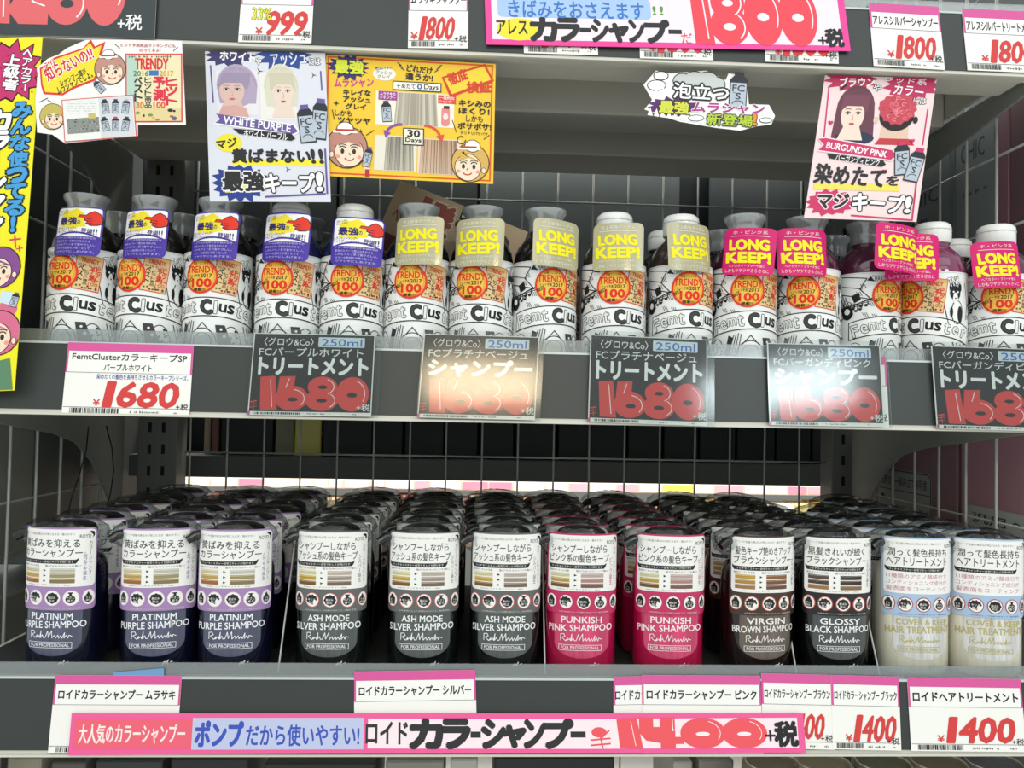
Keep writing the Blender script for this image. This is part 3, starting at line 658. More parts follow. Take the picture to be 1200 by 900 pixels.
for i, (cx, sx, kind, cap, tx0, tx1, ty, tr) in enumerate(B):
    yb = YBT+(.012 if i == 12 else 0); p = at(cx, 340, yb); x = p.x
    rot = math.asin(max(-.9, min(.9, (sx-cx)/38.0)))-math.atan2(p.x, .74)*.5
    yy = yb-RB-.0042
    a, b = at(tx0, ty, yy), at(tx1, ty, yy); hx = (a.x+b.x)/2-x; hz = (a.z+b.z)/2-ZT_MID
    q = (b.x-a.x)/.0475; twist = math.acos(max(-1, min(1, q)))*.6
    lq = 'berry' if i == 13 else ('black' if i in (5, 6, 7) else ('purple' if i > 2 or kind != 'purple' else 'black') if kind == 'purple' else kind)
    cnt[kind] = cnt.get(kind, 0)+1
    tpos = '%s of the %s %s-tagged ones' % (nth[cnt[kind]-1], 'five', kind)
    t = round_bottle(x, yb, kind, cap, rot, 'front-row doodle-label bottle with %s, %s' % (cn[cap], tpos), 'front row of doodle-label bottles', (kind, hx, hz, tr), lq)
    if q < .93:      # the tag turns away from us
        h = [c for c in t.children if c.name.startswith('hang_tag')][0]
        h.rotation_euler.z = twist*(1 if sx > cx else -1)
        if i == 12: h.location.y -= .020; h.rotation_euler.z *= .4
        if i == 13: h.rotation_euler.z *= .5
B2 = ['c', 'c', 'c', 'c', 'c', 'c', 'c', 'w', 'w', 'w', 'c', 'c', 'c', 'w', 'w']
for i, (cx, sx, kind, cap, *_r) in enumerate(B):
    p = at(cx, 340, YBT); x = p.x
    dx = {7: .012, 8: .016, 13: .012}.get(i, 0)
    for row in (1, 2):
        if row == 2 and i in (6, 7, 8, 11): continue
        rr = random.Random(i*3+row).uniform(-.5, .3)
        k2 = 'berry' if (i in (13,)) else ('black' if kind != 'purple' or i < 3 else 'purple')
        c2 = B2[i] if row == 1 else 'c'
        if row == 1 or i in (0, 1, 3, 4, 10, 12, 14):
            round_bottle(x+dx, YBT+.068*row+(.012 if i == 12 else 0), kind, c2, rr, '%s-row doodle-label bottle with %s, right behind the %s front bottle from the left' % (('', 'second', 'third')[row], cn[c2], nth[i]), 'hidden rows of doodle-label bottles', None, k2)
# ---------------------------------------------------------------- card-labelled pump bottles (lower shelf)
AX, BY, NE = .0325, .0235, 2.7
def sup(a, b, n, N=360):
    pts = []
    for i in range(N+1):
        t = -math.pi/2+math.pi*2*i/N
        c, s = math.cos(t), math.sin(t)
        pts.append((a*math.copysign(abs(c)**(2/n), c), b*math.copysign(abs(s)**(2/n), s)))
    return pts
def arc_map(a, b, n):
    P = [p for p in sup(a, b, n, 720)[:361]]   # from front centre (0,-b) going to +x, back centre
    S = [0]
    for p, q in zip(P, P[1:]): S.append(S[-1]+math.dist(p, q))
    def f(s):
        sg = 1 if s >= 0 else -1; s = abs(s)
        lo, hi = 0, len(S)-1
        while hi-lo > 1:
            m = (lo+hi)//2
            if S[m] <= s: lo = m
            else: hi = m
        t = (s-S[lo])/max(S[hi]-S[lo], 1e-9)
        x = P[lo][0]+(P[hi][0]-P[lo][0])*t; y = P[lo][1]+(P[hi][1]-P[lo][1])*t
        dx, dy = P[hi][0]-P[lo][0], P[hi][1]-P[lo][1]; d = math.hypot(dx, dy) or 1
        return sg*x, y, sg*dy/d, -dx/d
    return f
body_map = arc_map(AX, BY, NE); card_map = arc_map(.0335, .0240, 2.35)
def smap(m, sc, cx, z0, lift, sy=1):
    def fn(x, y, L):
        X, Y, nx, ny = m((x-cx)*sc); l = lift+L*EPS
        return (X+nx*l, Y+ny*l, z0-y*sc*sy)
    return fn
def loft(levels, n=44, ne=NE, cap=True):   # levels: (a, b, z)
    bm = bmesh.new(); rings = []
    for a, b, z in levels:
        pts = sup(a, b, ne, n)[:n]; rings.append([bm.verts.new((x, y, z)) for x, y in pts])
    for p, q in zip(rings, rings[1:]):
        for i in range(n): bm.faces.new((p[i], p[(i+1) % n], q[(i+1) % n], q[i]))
    if cap: bm.faces.new(rings[0][::-1]); bm.faces.new(rings[-1])
    return bm
K5 = {  # pan: lighter tone for the painted reflection on the bottle front
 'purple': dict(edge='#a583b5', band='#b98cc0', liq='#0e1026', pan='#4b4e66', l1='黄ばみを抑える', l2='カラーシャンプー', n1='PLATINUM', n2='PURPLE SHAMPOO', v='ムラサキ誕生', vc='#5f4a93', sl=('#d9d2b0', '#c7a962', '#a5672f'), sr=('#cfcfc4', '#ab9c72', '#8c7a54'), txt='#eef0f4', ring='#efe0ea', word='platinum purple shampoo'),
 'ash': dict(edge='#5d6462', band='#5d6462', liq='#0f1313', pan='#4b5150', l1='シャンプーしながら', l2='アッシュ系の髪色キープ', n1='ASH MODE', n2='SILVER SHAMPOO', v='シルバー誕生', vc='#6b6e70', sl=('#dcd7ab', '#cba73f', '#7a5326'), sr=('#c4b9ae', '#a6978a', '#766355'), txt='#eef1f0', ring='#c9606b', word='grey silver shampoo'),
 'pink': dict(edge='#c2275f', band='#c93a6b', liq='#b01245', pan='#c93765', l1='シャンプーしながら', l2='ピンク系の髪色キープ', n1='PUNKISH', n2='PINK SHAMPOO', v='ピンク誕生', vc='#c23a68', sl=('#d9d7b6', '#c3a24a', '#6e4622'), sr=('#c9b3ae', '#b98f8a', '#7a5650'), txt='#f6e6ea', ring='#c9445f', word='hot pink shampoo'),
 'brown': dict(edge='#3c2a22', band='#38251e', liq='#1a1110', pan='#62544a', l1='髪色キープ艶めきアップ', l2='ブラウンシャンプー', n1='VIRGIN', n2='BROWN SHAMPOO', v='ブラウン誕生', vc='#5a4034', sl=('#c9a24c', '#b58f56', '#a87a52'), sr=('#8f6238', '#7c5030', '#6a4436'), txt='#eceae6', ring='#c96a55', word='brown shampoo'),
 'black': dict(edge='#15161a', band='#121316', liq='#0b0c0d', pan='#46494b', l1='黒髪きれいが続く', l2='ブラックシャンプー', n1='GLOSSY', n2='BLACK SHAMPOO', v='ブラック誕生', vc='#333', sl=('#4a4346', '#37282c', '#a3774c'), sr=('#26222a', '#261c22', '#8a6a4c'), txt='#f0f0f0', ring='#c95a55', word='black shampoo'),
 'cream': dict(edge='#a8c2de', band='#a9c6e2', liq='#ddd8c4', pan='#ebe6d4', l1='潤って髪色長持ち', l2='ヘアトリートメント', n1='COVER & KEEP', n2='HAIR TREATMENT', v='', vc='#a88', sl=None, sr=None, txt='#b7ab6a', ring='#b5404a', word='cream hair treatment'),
}
K5['black']['vc'] = '#333333'; K5['cream']['vc'] = '#aa8888'
def deer(A, x, y, s, c, L=2):
    A.poly([(x-s, y), (x-s*.4, y-s*.5), (x+s*.5, y-s*.45), (x+s*.9, y-s*1.1), (x+s*1.15, y-s*.9), (x+s*.7, y+s*.1), (x-s*.2, y+s*.25), (x-s*.7, y+s*.5)], c, L)
    A.line([(x+s*.4, y), (x+s*.9, y+s*.6)], s*.22, c, L); A.line([(x-s*.5, y), (x-s*.9, y+s*.7)], s*.22, c, L)
def front_card(k):
    q = K5[k]; A = Art(347, 408); K = '#26272a'
    A.rr(10, 8, 342, 292, 20, '#f1f0ec', 1)
    A.text(28, 26, 262, 38, 'ブリーチ毛髪の黄ばみが気になる方・傷みやすい', '#6a6b70', 2)
    A.text(280, 34, 322, 52, 'ROYD', '#3a3a44', 2, .01); A.poly([(322, 18), (334, 22), (336, 40), (328, 52), (330, 38), (322, 28), (314, 24)], '#1d1d24', 2)
    n = len(q['l1'])
    A.text(28, 56, 292 if k in ('brown', 'cream') else 282, 98, q['l1'], K, 2, .012); A.text(22, 104, 292, 146, q['l2'], K, 2, .012)
    A.poly([(14, 150), (24, 158), (268, 158), (280, 150), (276, 166), (268, 178), (24, 178), (16, 168)], '#2a2a2c', 2); A.text(34, 162, 260, 174, 'リッチモイスチャー自宅でキレイが続けます', '#e8e6e0', 3)
    if q['sl']:
        A.text(22, 184, 112, 194, '髪色がくすんだ毛髪', '#55565c', 2); A.text(142, 184, 290, 194, '髪がなめらかにつや髪に', '#55565c', 2)
        for j in range(3):
            y = 200+j*26
            A.rect(28, y, 114, y+22, q['sl'][j], 2); A.rect(164, y, 266, y+22, q['sr'][j], 2)
            for z in range(3): A.line([(28, y+5+z*6), (114, y+3+z*6)], 1.2, '#efe6cf' if z == 0 else '#8a6f42', 3); A.line([(164, y+5+z*6), (266, y+3+z*6)], 1.2, '#e4dccf' if z == 0 else '#7d6a58', 3)
            A.poly([(134, y+5), (134, y+17), (146, y+11)], '#1c1c1e', 2)
        A.text(60, 279, 250, 287, 'before リッチモイスチャー after', '#6a6b70', 2)
        A.text(296, 120, 310, 262, q['v'], q['vc'], 2, .0, vert=True); A.text(316, 66, 328, 262, 'カラーシャンプー', '#77787e', 2, -.0, vert=True)
    else:
        for j, s in enumerate(('11種類のアミノ酸成分で', 'コンディショニング成分が', '髪表面をコーティング')): A.text(22, 190+j*32, 292, 214+j*32, s, '#c27a92', 2, .0)
    for j, (cx, rx) in enumerate(((30, 28), (98, 32), (176, 34), (252, 32), (318, 24))):
        cy = 347; A.ell(cx+2, cy, rx, 38, q['ring'], 2, 24); A.ell(cx+2, cy, rx-4, 34, '#f3f0ea', 3, 24)
        if j == 0: A.poly([(cx-12, cy+24), (cx-15, cy-6), (cx-6, cy-18), (cx-4, cy-26), (cx+8, cy-26), (cx+10, cy-18), (cx+18, cy-6), (cx+16, cy+24)], K, 4)
        elif j == 1: A.star(cx, cy-2, 26, 26, 9, .84, K, 4, .05, 3); A.ell(cx+14, cy+10, 8, 12, '#f3f0ea', 5, 10)
        elif j == 2: A.star(cx+2, cy, 27, 28, 8, .88, K, 4, .03, 5)
        elif j == 3: A.ell(cx, cy+6, 19, 20, K, 4, 16); A.rect(cx-5, cy-26, cx+5, cy-8, K, 4); A.rect(cx-10, cy-28, cx+10, cy-22, K, 4)
        else: A.ell(cx, cy+6, 15, 20, K, 4, 16); A.poly([(cx-12, cy-2), (cx, cy-28), (cx+12, cy-2)], K, 4)
        if j in (0, 4): A.text(cx-9, cy-4, cx+9, cy+8, ('ダメ', '', '', '', 'うる')[j], '#f3f0ea', 6, .0); A.text(cx-9, cy+10, cx+9, cy+20, '補修', '#f3f0ea', 6, .0)
        else: A.text(cx-16, cy-8, cx+16, cy+4, ('', 'キシミ', '黄ばみ', 'やさし')[j], '#f3f0ea', 6, .01); A.text(cx-12, cy+7, cx+12, cy+19, ('', '防止', '防止', '香り')[j], '#f3f0ea', 6, .01)
    A.text(70, 394, 290, 401, '※洗浄成分として効果のあるアミノ酸系使用', '#d9d6cc' if k != 'cream' else '#3c5a9a', 2)
    return A
def body_print(k):
    q = K5[k]; A = Art(347, 260)      # starts at the card's lower edge
    a, b = (90, 232) if k != 'cream' else (60, 300)
    A.text(80 if k != 'cream' else 62, 14, 262 if k != 'cream' else 300, 44, q['n1'], q['txt'], 1, .028); A.text(16, 52, 316, 84, q['n2'], q['txt'], 1, .028, -1.5)
    s = [(78, 130), (78, 100), (92, 98), (98, 110), (84, 116), (100, 132), (110, 118), (106, 130), (118, 120), (122, 130), (128, 98), (126, 130), (134, 116), (140, 130), (148, 128), (158, 98), (162, 128), (176, 96), (178, 130), (190, 116), (194, 130), (204, 116), (208, 130), (216, 118), (222, 130), (232, 104), (230, 130), (240, 116), (246, 130), (250, 116), (262, 122)]
    A.line([(x, y) for x, y in s], 3, q['txt'], 1)
    A.frame(70, 150, 262, 176, 2.2, q['txt'], 1); A.text(80, 155, 252, 171, 'FOR PROFESSIONAL', q['txt'], 1, .01)
    deer(A, 222, 246, 13, q['txt'], 1); deer(A, 246, 243, 5, q['txt'], 1)
    return A
SCL = .070/347; ZC0 = .1275; ZC1 = ZC0-408*SCL*.88
CARD, PM, BODYM = {}, {}, {}
film = clear('shrink_film', '#eef1f1', .025, .16, bump=.9, nscale=55)
pump_black = mat('pump_black', '#0e1111', .22, coat=.5)
for k, q in K5.items():
    fn = smap(card_map, SCL, 173.5, ZC0, .0012, .88)
    CARD[k] = (ring_slab('front_card', rrpts(0, 0, 347, 408, 22, 5), fn, 12, mat('card_'+k, q['edge'], .35, coat=.3), 0, 0), front_card(k).mesh('print', lambda x, y, L, fn=fn: fn(x, y, L+2), 12))
    fb = smap(body_map, SCL, 173.5, ZC1, .0004, .93)
    PM[k] = body_print(k).mesh('lettering', fb, 12)
    m = mat('pump_liquid_'+k, q['liq'], .16, coat=.5, noise=.25, nscale=60, stretch=(3, 3, .4))
    BODYM[k] = solid('bottle_body', loft([(.024, .016, 0), (.030, .021, .0008), (AX, BY, .006), (AX, BY, .080), (.032, .023, .090), (.029, .021, .098), (.0225, .018, .104), (.016, .015, .107), (.014, .014, .109), (.0135, .0135, .112)]), m)
# U on the flat bottle front: its reflection painted as lighter, streaked colour
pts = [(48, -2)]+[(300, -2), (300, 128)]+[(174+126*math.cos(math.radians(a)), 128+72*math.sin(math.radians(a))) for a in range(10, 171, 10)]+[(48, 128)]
SHEENM = {}
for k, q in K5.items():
    m = mat('panel_sheen_'+k, q['pan'], .22, coat=.7, noise=.7, nscale=60, stretch=(4, 4, .30), bump=.5)
    SHEENM[k] = ring_slab('sheen_panel', pts, smap(body_map, SCL, 173.5, ZC1, .0003, 1), 12, m, 0, 0)
HEAD = solid('pump_head', loft([(.010, .010, .1118), (.010, .010, .116), (.0215, .0165, .1170), (.0235, .018, .1195), (.0235, .018, .1235), (.0215, .016, .1275), (.016, .012, .1300), (.008, .006, .1308)], 36, 2.1), pump_black)
SPOUT = solid('spout', tube(bmesh.new(), [(-.012, -.004, .1215), (-.026, -.009, .1218), (-.036, -.0125, .1205), (-.042, -.0145, .1165)], [.0058, .0050, .0042, .0036], 12), pump_black)
COLLAR = solid('collar', lathe([(.0158, .1095), (.0162, .1100), (.0162, .1160), (.0150, .1166)], 30), pump_black)
def film_mesh():
    R = random.Random(5)
    bm = loft([(.0285, .0200, .1060), (.0330, .0215, .1120), (.0365, .0215, .119), (.034, .0215, .1255), (.0265, .0195, .1310), (.018, .014, .1338), (.006, .004, .1348)], 40, 2.2)
    for v in bm.verts:
        if v.co.z > .08:
            s = 1+.035*math.sin(v.co.x*420+v.co.z*260)+R.uniform(-.03, .03)
            v.co.x = (v.co.x-.002)*s-.001; v.co.y *= s; v.co.z += R.uniform(-.0007, .0007)
            if v.co.x < -.028 and v.co.z > .108: v.co.x -= .005
    return bm
FILM = solid('shrink_film', film_mesh(), film)
def pump_bottle(x, y, k, rot, label, group, detail=True, cap=True, carded=True):
    t = empty('pump_bottle', (x, y, ZT_LOW+.0010), label, 'bottle', group, rz=rot)
    b = mo('bottle_body', BODYM[k], t)
    if detail: mo('sheen_panel', SHEENM[k], t); mo('lettering', PM[k], b)
    if carded:
        c = mo('front_card', CARD[k][0], t); mo('print', CARD[k][1], c)
    mo('collar', COLLAR, t); h = mo('pump_head', HEAD, t); mo('spout', SPOUT, h)
    if detail or cap: mo('shrink_film', FILM, t)
    return t
P5 = [(80, 'purple', -14, 'leftmost'), (189, 'purple', 2, 'second from the left'), (278, 'purple', 0, 'third from the left'), (391, 'ash', -3, 'left'), (497, 'ash', 0, 'middle'), (592, 'ash', 0, 'right'),
      (680, 'pink', 0, 'left'), (782, 'pink', 1, 'right'), (886, 'brown', 12, ''), (974, 'black', 6, ''), (1066, 'cream', 6, 'left'), (1150, 'cream', 2, 'right')]
YP = .0465; KMAX = 6
rows = ['front', 'second', 'third', 'fourth', 'fifth', 'sixth']
colw = ['leftmost', 'second', 'third', 'fourth', 'fifth', 'sixth', 'seventh', 'eighth', 'ninth', 'tenth', 'eleventh', 'rightmost']
for i, (cx, k, rot, pos) in enumerate(P5):
    y0 = YP-(.004 if i == 11 else 0)
    p = at(cx, 700, y0); x = p.x; R = random.Random(i*7+1)
    for row in range(KMAX):
        if i in (10,) and row > 3: continue
        y = y0+.0575*row+(R.uniform(-.002, .002) if row else 0)
        xx = x+(R.uniform(-.004, .004) if row else 0)
        if i == 9: xx = x
        if i == 11 and row: xx = min(x, XR-.046)
        if i == 10 and row: xx = min(x, XR-.115)
        if i == 0 and row: xx = max(x, XL+.050)
        if row: lb = '%s bottle, %s row, %s file from the left' % (K5[k]['word'], rows[row], colw[i]) if i not in (0, 11) else '%s bottle, %s row, %s file' % (K5[k]['word'], rows[row], colw[i])
        if (i, row) in ((0, 4), (2, 3)): lb += ', without a card'
        if not row: lb = '%s pump bottle with printed front card, front row%s' % (K5[k]['word'], (', '+pos+(' of its colour' if pos in ('left', 'middle', 'right') else '')) if pos else '')
        pump_bottle(xx, y, k, math.radians(rot-math.degrees(math.atan2(x, .74))*.35 if row == 0 else R.uniform(-3.5, 3.5)), lb, 'card-labelled pump bottles', row == 0, True, (i, row) not in ((0, 4), (2, 3)))
# slanted clear file dividers
div = clear('divider_acrylic', '#e4e9e8', .03, .15)
for k, (px, nb) in enumerate(((326, 'between the purple and the grey bottles'), (639, 'between the grey and the pink bottles'), (934, 'between the brown and the black bottles'), (1031, 'between the black and the cream bottles'))):
    p = at(px, 777, .022); X = p.x
    prof = [(.022, .0), (.078, .112), (.365, .112), (.365, .0)]
    o = empty('file_divider', (X, .19, ZT_LOW+.0008), 'thin clear slanted divider %s' % nb, 'divider')
    bm = bmesh.new(); prism_x(bm, [(y-.19, z+.0002) for y, z in prof], -.0006, .0006); obj('divider_plate', bm, div, o)
    obj('front_edge', tube(bmesh.new(), [(0, .022-.19, .001), (0, .078-.19, .112)], .0008, 6), mat('divider_edge', '#b8bcb9', .3), o)
# ---------------------------------------------------------------- price tags and hand-lettered cards
V = Vector((0, -1, 0))
def ptag(w, h, name, price, hd=11, nb=35, sub=None, extra=None, price_box=None, yen=True, seed=1, name2=None, tax=True, bold=.05):
    A = Art(w, h)
    A.rect(0, 0, w, nb, '#d85a9c', 1); A.rect(2.2, hd, w-2.2, nb-.2, '#f4f3ee', 2); A.line([(1, nb), (w-1, nb)], .5, '#6a6a70', 3)
    if name2: A.text(w*.045, nb-15-9.0+.5, w*.955, nb-15+.2, name, '#1f2024', 3, .03); A.text(w*.3, nb-10.5, w*.68, nb-2.6, name2, '#1f2024', 3, .03)
    elif name: A.text(w*.04, (hd+nb)/2-5.6, w*.96, (hd+nb)/2+5.6, name, '#1f2024', 3, .05)
    if sub: A.text(w*.25, nb+1.4, w-4, nb+7.5, sub, '#2b3f9a', 3, .01)
    if price:
        x0, y0, x1, y1 = price_box or (w*.33, h*.52, w*.93, h*.87)
        ws = [.66 if ch == '1' else 1 for ch in price]; t = x0
        for ch, q in zip(price, ws):
            d = (x1-x0)*q/sum(ws); A.text(t+d*(.18 if ch == '1' else .07), y0, t+d*(.72 if ch == '1' else .95), y1, ch, '#d5413f', 3, .05, 0, .16); t += d
        if yen: A.text(x0-11, y1-8, x0-3, y1, '¥', '#d5413f', 3, .03)
        if tax: A.text(w-16, y1-5, w-2, y1+3, '+税', '#2a2a2e', 4, .01)
        A.line([(1, h-8.5), (w-1, h-8.5)], .5, '#55565a', 3); A.bars(w*.06, h-7.6, w*.45, h-1.6, seed=seed); A.tiny(w*.52, h-5.4, w*.76, h-2.2, '#5a5a60', 3, seed); A.tiny(w*.86, h-5, w*.92, h-2.4, '#5a5a60', 3, seed+1)
    if extra: extra(A)
    return A
def bubble(A, x0, y0, x1, y1, s, c='#dc4a48', hl='#f7ecea', L=3, sh=0.0):
    """fat marker digits that touch each other, with white highlight strokes"""
    n = len(s); ws = [0.62 if ch == '1' else 1.12 for ch in s]; tot = sum(ws); x = x0
    for ch, wv in zip(s, ws):
        w = (x1-x0)*wv/tot; h = y1-y0
        xa, xb = x-w*.03, x+w*1.03; cx = (xa+xb)/2
        if ch == '1': A.poly([(xa, y0+h*.04), (xb-w*.18, y0), (xb+w*.06, y1), (xa+w*.12, y1-h*.01)], c, L); A.line([(xa+w*.62, y0+h*.12), (xa+w*.8, y0+h*.9)], h*.022, hl, L+2)
        elif ch in '0':
            A.ell(cx, (y0+y1)/2, (xb-xa)/2*1.04, h/2, c, L, 28); A.ell(cx-w*.01, (y0+y1)/2+h*.03, w*.17, h*.07, A.bg, L+1, 16); A.arc(cx, (y0+y1)/2, (xb-xa)/2*.78, h*.40, -70, 30, h*.022, hl, L+2)
        elif ch == '8':
            A.ell(cx, y0+h*.30, (xb-xa)/2*.92, h*.30, c, L, 24); A.ell(cx, y0+h*.68, (xb-xa)/2*1.03, h*.32, c, L, 24); A.ell(cx, y0+h*.31, w*.16, h*.055, A.bg, L+1, 14); A.ell(cx, y0+h*.70, w*.18, h*.06, A.bg, L+1, 14)
            A.arc(cx, y0+h*.30, (xb-xa)/2*.72, h*.23, -65, 60, h*.022, hl, L+2); A.arc(cx, y0+h*.70, (xb-xa)/2*.82, h*.24, -50, 50, h*.022, hl, L+2)
        elif ch == '6':
            A.ell(cx, y0+h*.64, (xb-xa)/2*1.03, h*.36, c, L, 26); A.poly([(xa+w*.02, y0+h*.72), (xa+w*.10, y0+h*.02), (xa+w*.62, y0), (xa+w*.58, y0+h*.35), (xa+w*.8, y0+h*.6)], c, L); A.ell(cx+w*.04, y0+h*.68, w*.17, h*.06, A.bg, L+1, 16)
            A.arc(cx, y0+h*.66, (xb-xa)/2*.80, h*.27, -80, 40, h*.022, hl, L+2); A.line([(xa+w*.42, y0+h*.08), (xa+w*.32, y0+h*.34)], h*.022, hl, L+2)
        elif ch == '4':
            A.poly([(xa, y0), (xa+w*.34, y0), (xa+w*.34, y0+h*.3), (xa+w*.5, y0+h*.3), (xa+w*.5, y0), (xa+w*.86, y0), (xa+w*.86, y0+h*.62), (xb, y0+h*.62), (xb, y0+h*.85), (xa+w*.86, y0+h*.85), (xa+w*.86, y1), (xa+w*.5, y1), (xa+w*.5, y0+h*.82), (xa+w*.16, y0+h*.74), (xa, y0+h*.5)], c, L)
            A.line([(xa+w*.8, y0+h*.06), (xa+w*.8, y0+h*.42), (xa+w*1.0, y0+h*.30)], h*.03, hl, L+2)
        elif ch == '2':
            A.poly([(xa, y0+h*.05), (xa+w*.8, y0), (xb, y0+h*.3), (xa+w*.85, y0+h*.6), (xb, y0+h*.62), (xb, y1), (xa+w*.3, y1), (xa-w*.02, y0+h*.8), (xa+w*.35, y0+h*.45), (xa, y0+h*.35)], c, L)
            A.line([(xa+w*.8, y0+h*.1), (xa+w*.86, y0+h*.4), (xa+w*.62, y0+h*.68), (xa+w*.95, y0+h*.74)], h*.022, hl, L+2)
        x += w
BG = '#272a2b'
def hcard(l2, l3, seed=1):
    A = Art(450, 310); A.bg = BG; W = '#eceeed'
    A.rect(0, 0, 450, 310, '#f3f1ec', 1); A.rect(0, 296, 8, 310, '#d85a9c', 2); A.rect(4, 3, 446, 296, BG, 2)
    A.text(40, 16, 222, 48, '〈グロウ&Co〉', W, 3, .012); A.rr(240, 12, 412, 50, 4, '#d7e3ec', 3); A.text(252, 18, 402, 46, '250ml', '#3f74c0', 4, .015)
    A.text(24, 54, 408, 86, l2, W, 3, .02); A.text(28, 94, 428, 156, l3, '#f8f9f8', 3, .075)
    bubble(A, 38, 162, 432, 292, '1680')
    A.line([(8, 262), (28, 258)], 5, '#dc4a48', 4); A.line([(6, 272), (30, 268)], 3, '#dc4a48', 4); A.line([(6, 282), (30, 278)], 3, '#dc4a48', 4); A.line([(18, 266), (20, 290)], 3, '#dc4a48', 4)
    A.text(394, 264, 444, 290, '+税', W, 7, .02)
    A.bars(24, 299, 190, 307, seed=seed); A.tiny(215, 300, 300, 306, '#44464a', 3, seed); A.tiny(380, 300, 400, 306, '#44464a', 3, seed)
    return A
G1 = 'printed price tags'; G2 = 'hand-lettered black price cards'
A = ptag(148, 84, 'FemtClusterカラーキープSP', '1680', 10, 35, '染めたての髪色を長持ちさせるカラーキープシリーズ。', price_box=(46, 46, 135, 74), name2='パープルホワイト')
card('price_tag', 'white and pink printed 1680 price tag, the only one uncovered on the middle rail', 'price tag', A, (80, 401), (227, 405), (72, 485), P_MID, .0013)
HC = [((298, 390), (440, 393), (290, 486), 'FCパープルホワイト', 'トリートメント', 'first'), ((497, 391), (632, 395), (489, 489), 'FCプラチナベージュ', 'シャンプー', 'second'),
      ((692, 392), (829, 398), (689, 494), 'FCプラチナベージュ', 'トリートメント', 'third'), ((899, 402), (1031, 405), (902, 498), 'FCバーガンディピンク', 'シャンプー', 'fourth'), ((1091, 405), (1236, 410), (1098, 502), 'FCバーガンディピンク', 'トリートメント', 'rightmost')]
for i, (a, b, c, l2, l3, n) in enumerate(HC):
    card('price_card', 'black hand-lettered 1680 card in a clear sleeve on the middle rail, %s from left' % n, 'price card', hcard(l2, l3, i+3), a, b, c, P_MID, .0042, group=G2, sleeve=(4, 14, 26 if i != 1 else 20, 2), paper='#f3f1ec')
A = Art(20, 80); A.rect(0, 0, 20, 25, '#d85a9c', 1)
card('price_tag', 'sliver of a pink-topped printed tag behind the fourth black card', 'price tag', ptag(120, 84, '', '1680', 10, 35, tax=True), (917, 416), (1038, 418), (919, 500), P_MID, .0013)
# lower rail
def lt(lb, TL, TR, BL, name, price=None, w=None, h=88, lift=.0013, pb=None, seed=1, hd=11, nb=35):
    ww = w or math.dist(TL, TR); pb = pb or (ww*.33, 57, ww*.93, 82); h = 92 if pb[1] == 57 else h
    card('price_tag', lb, 'price tag', ptag(ww, h, name, price, hd, nb, seed=seed, price_box=pb), TL, TR, BL, P_LOW, lift, group=G1)
card('note', 'small blue paper slip peeping out above the leftmost tag of the lower rail', 'note', Art(60, 30), (132, 788), (192, 783), (132, 816), P_LOW, .0008, paper='#6f9bc6')
lt('pink-topped tag for purple shampoo, leftmost on the lower rail', (65, 791), (213, 792), (56, 883), 'ロイドカラーシャンプー ムラサキ', '1400', seed=2)
lt('pink-topped tag for silver shampoo on the lower rail, left of centre', (415, 787), (557, 785), (415, 881), 'ロイドカラーシャンプー シルバー', '1400', seed=3)
lt('partly hidden pink-topped tag on the lower rail, left of the pink shampoo one', (719, 793), (775, 792), (719, 881), 'ロイドカラーシ', '', lift=.0010, seed=4)
lt('pink-topped tag for pink shampoo on the lower rail, above the banner', (752, 791), (891, 792), (753, 883), 'ロイドカラーシャンプー ピンク', '1400', seed=5, lift=.0018)
lt('pink-topped 1400 tag for brown shampoo, just right of the banner end', (892, 789), (975, 791), (894, 877), 'ロイドカラーシャンプー ブラウン', '1400', seed=6, pb=(30, 47, 72, 76), nb=36)
lt('pink-topped 1400 tag for black shampoo, second from the right on the lower rail', (974, 791), (1053, 793), (976, 878), 'ロイドカラーシャンプー ブラック', '1400', seed=7, pb=(26, 48, 74, 78), nb=36, lift=.0017)
lt('wide pink-topped 1400 tag for hair treatment, rightmost on the lower rail', (1063, 794), (1196, 796), (1068, 880), 'ロイドヘアトリートメント', '1400', seed=8, pb=(42, 48, 122, 77))
# long pink banner
A = Art(860, 46); A.bg = '#fbe9ee'; PK = '#f0609c'
A.rect(0, 0, 860, 46, PK, 1); A.poly([(340, 6), (560, 7), (852, 5), (852, 40), (600, 41), (340, 40)], '#fbe6ec', 2)
A.rect(5, 6, 138, 40, '#ee6478', 2); A.text(10, 12, 130, 34, '大人気のカラーシャンプー', '#fbe9e4', 3, .05)
A.rect(138, 5, 335, 41, '#bfc6e4', 2); A.text(142, 9, 196, 37, 'ポンプ', '#3f55b8', 3, .09); A.text(200, 13, 330, 37, 'だから使いやすい!', '#3f55b8', 3, .045)
A.text(338, 10, 386, 35, 'ロイド', '#2f3032', 3, .05)
for ch, x0, x1 in (('カ', 390, 426), ('ラ', 426, 458), ('ー', 460, 472), ('シ', 474, 500), ('ャ', 498, 524), ('ン', 524, 546), ('プ', 546, 580), ('ー', 578, 596)):
    y0, y1 = (8, 39) if ch not in 'ャ' else (15, 38)
    if ch == 'ー': A.rect(x0, 21, x1, 28, '#2f3032', 3)
    else: A.text(x0, y0, x1, y1, ch, '#2f3032', 3, .10)
A.ell(612, 22, 9, 6, '#ef5a62', 3); A.line([(602, 31), (625, 29)], 2, '#ef5a62', 3); A.line([(602, 37), (625, 35)], 2, '#ef5a62', 3); A.line([(613, 30), (624, 20)], 2, '#ef5a62', 3); A.line([(614, 28), (616, 40)], 2, '#ef5a62', 3)
bubble(A, 634, 5, 812, 41, '1400', '#ef5a62', '#fdeeee')
A.text(812, 20, 824, 32, '+', '#26272a', 6, .02); A.text(824, 10, 851, 38, '税', '#26272a', 6, .07)
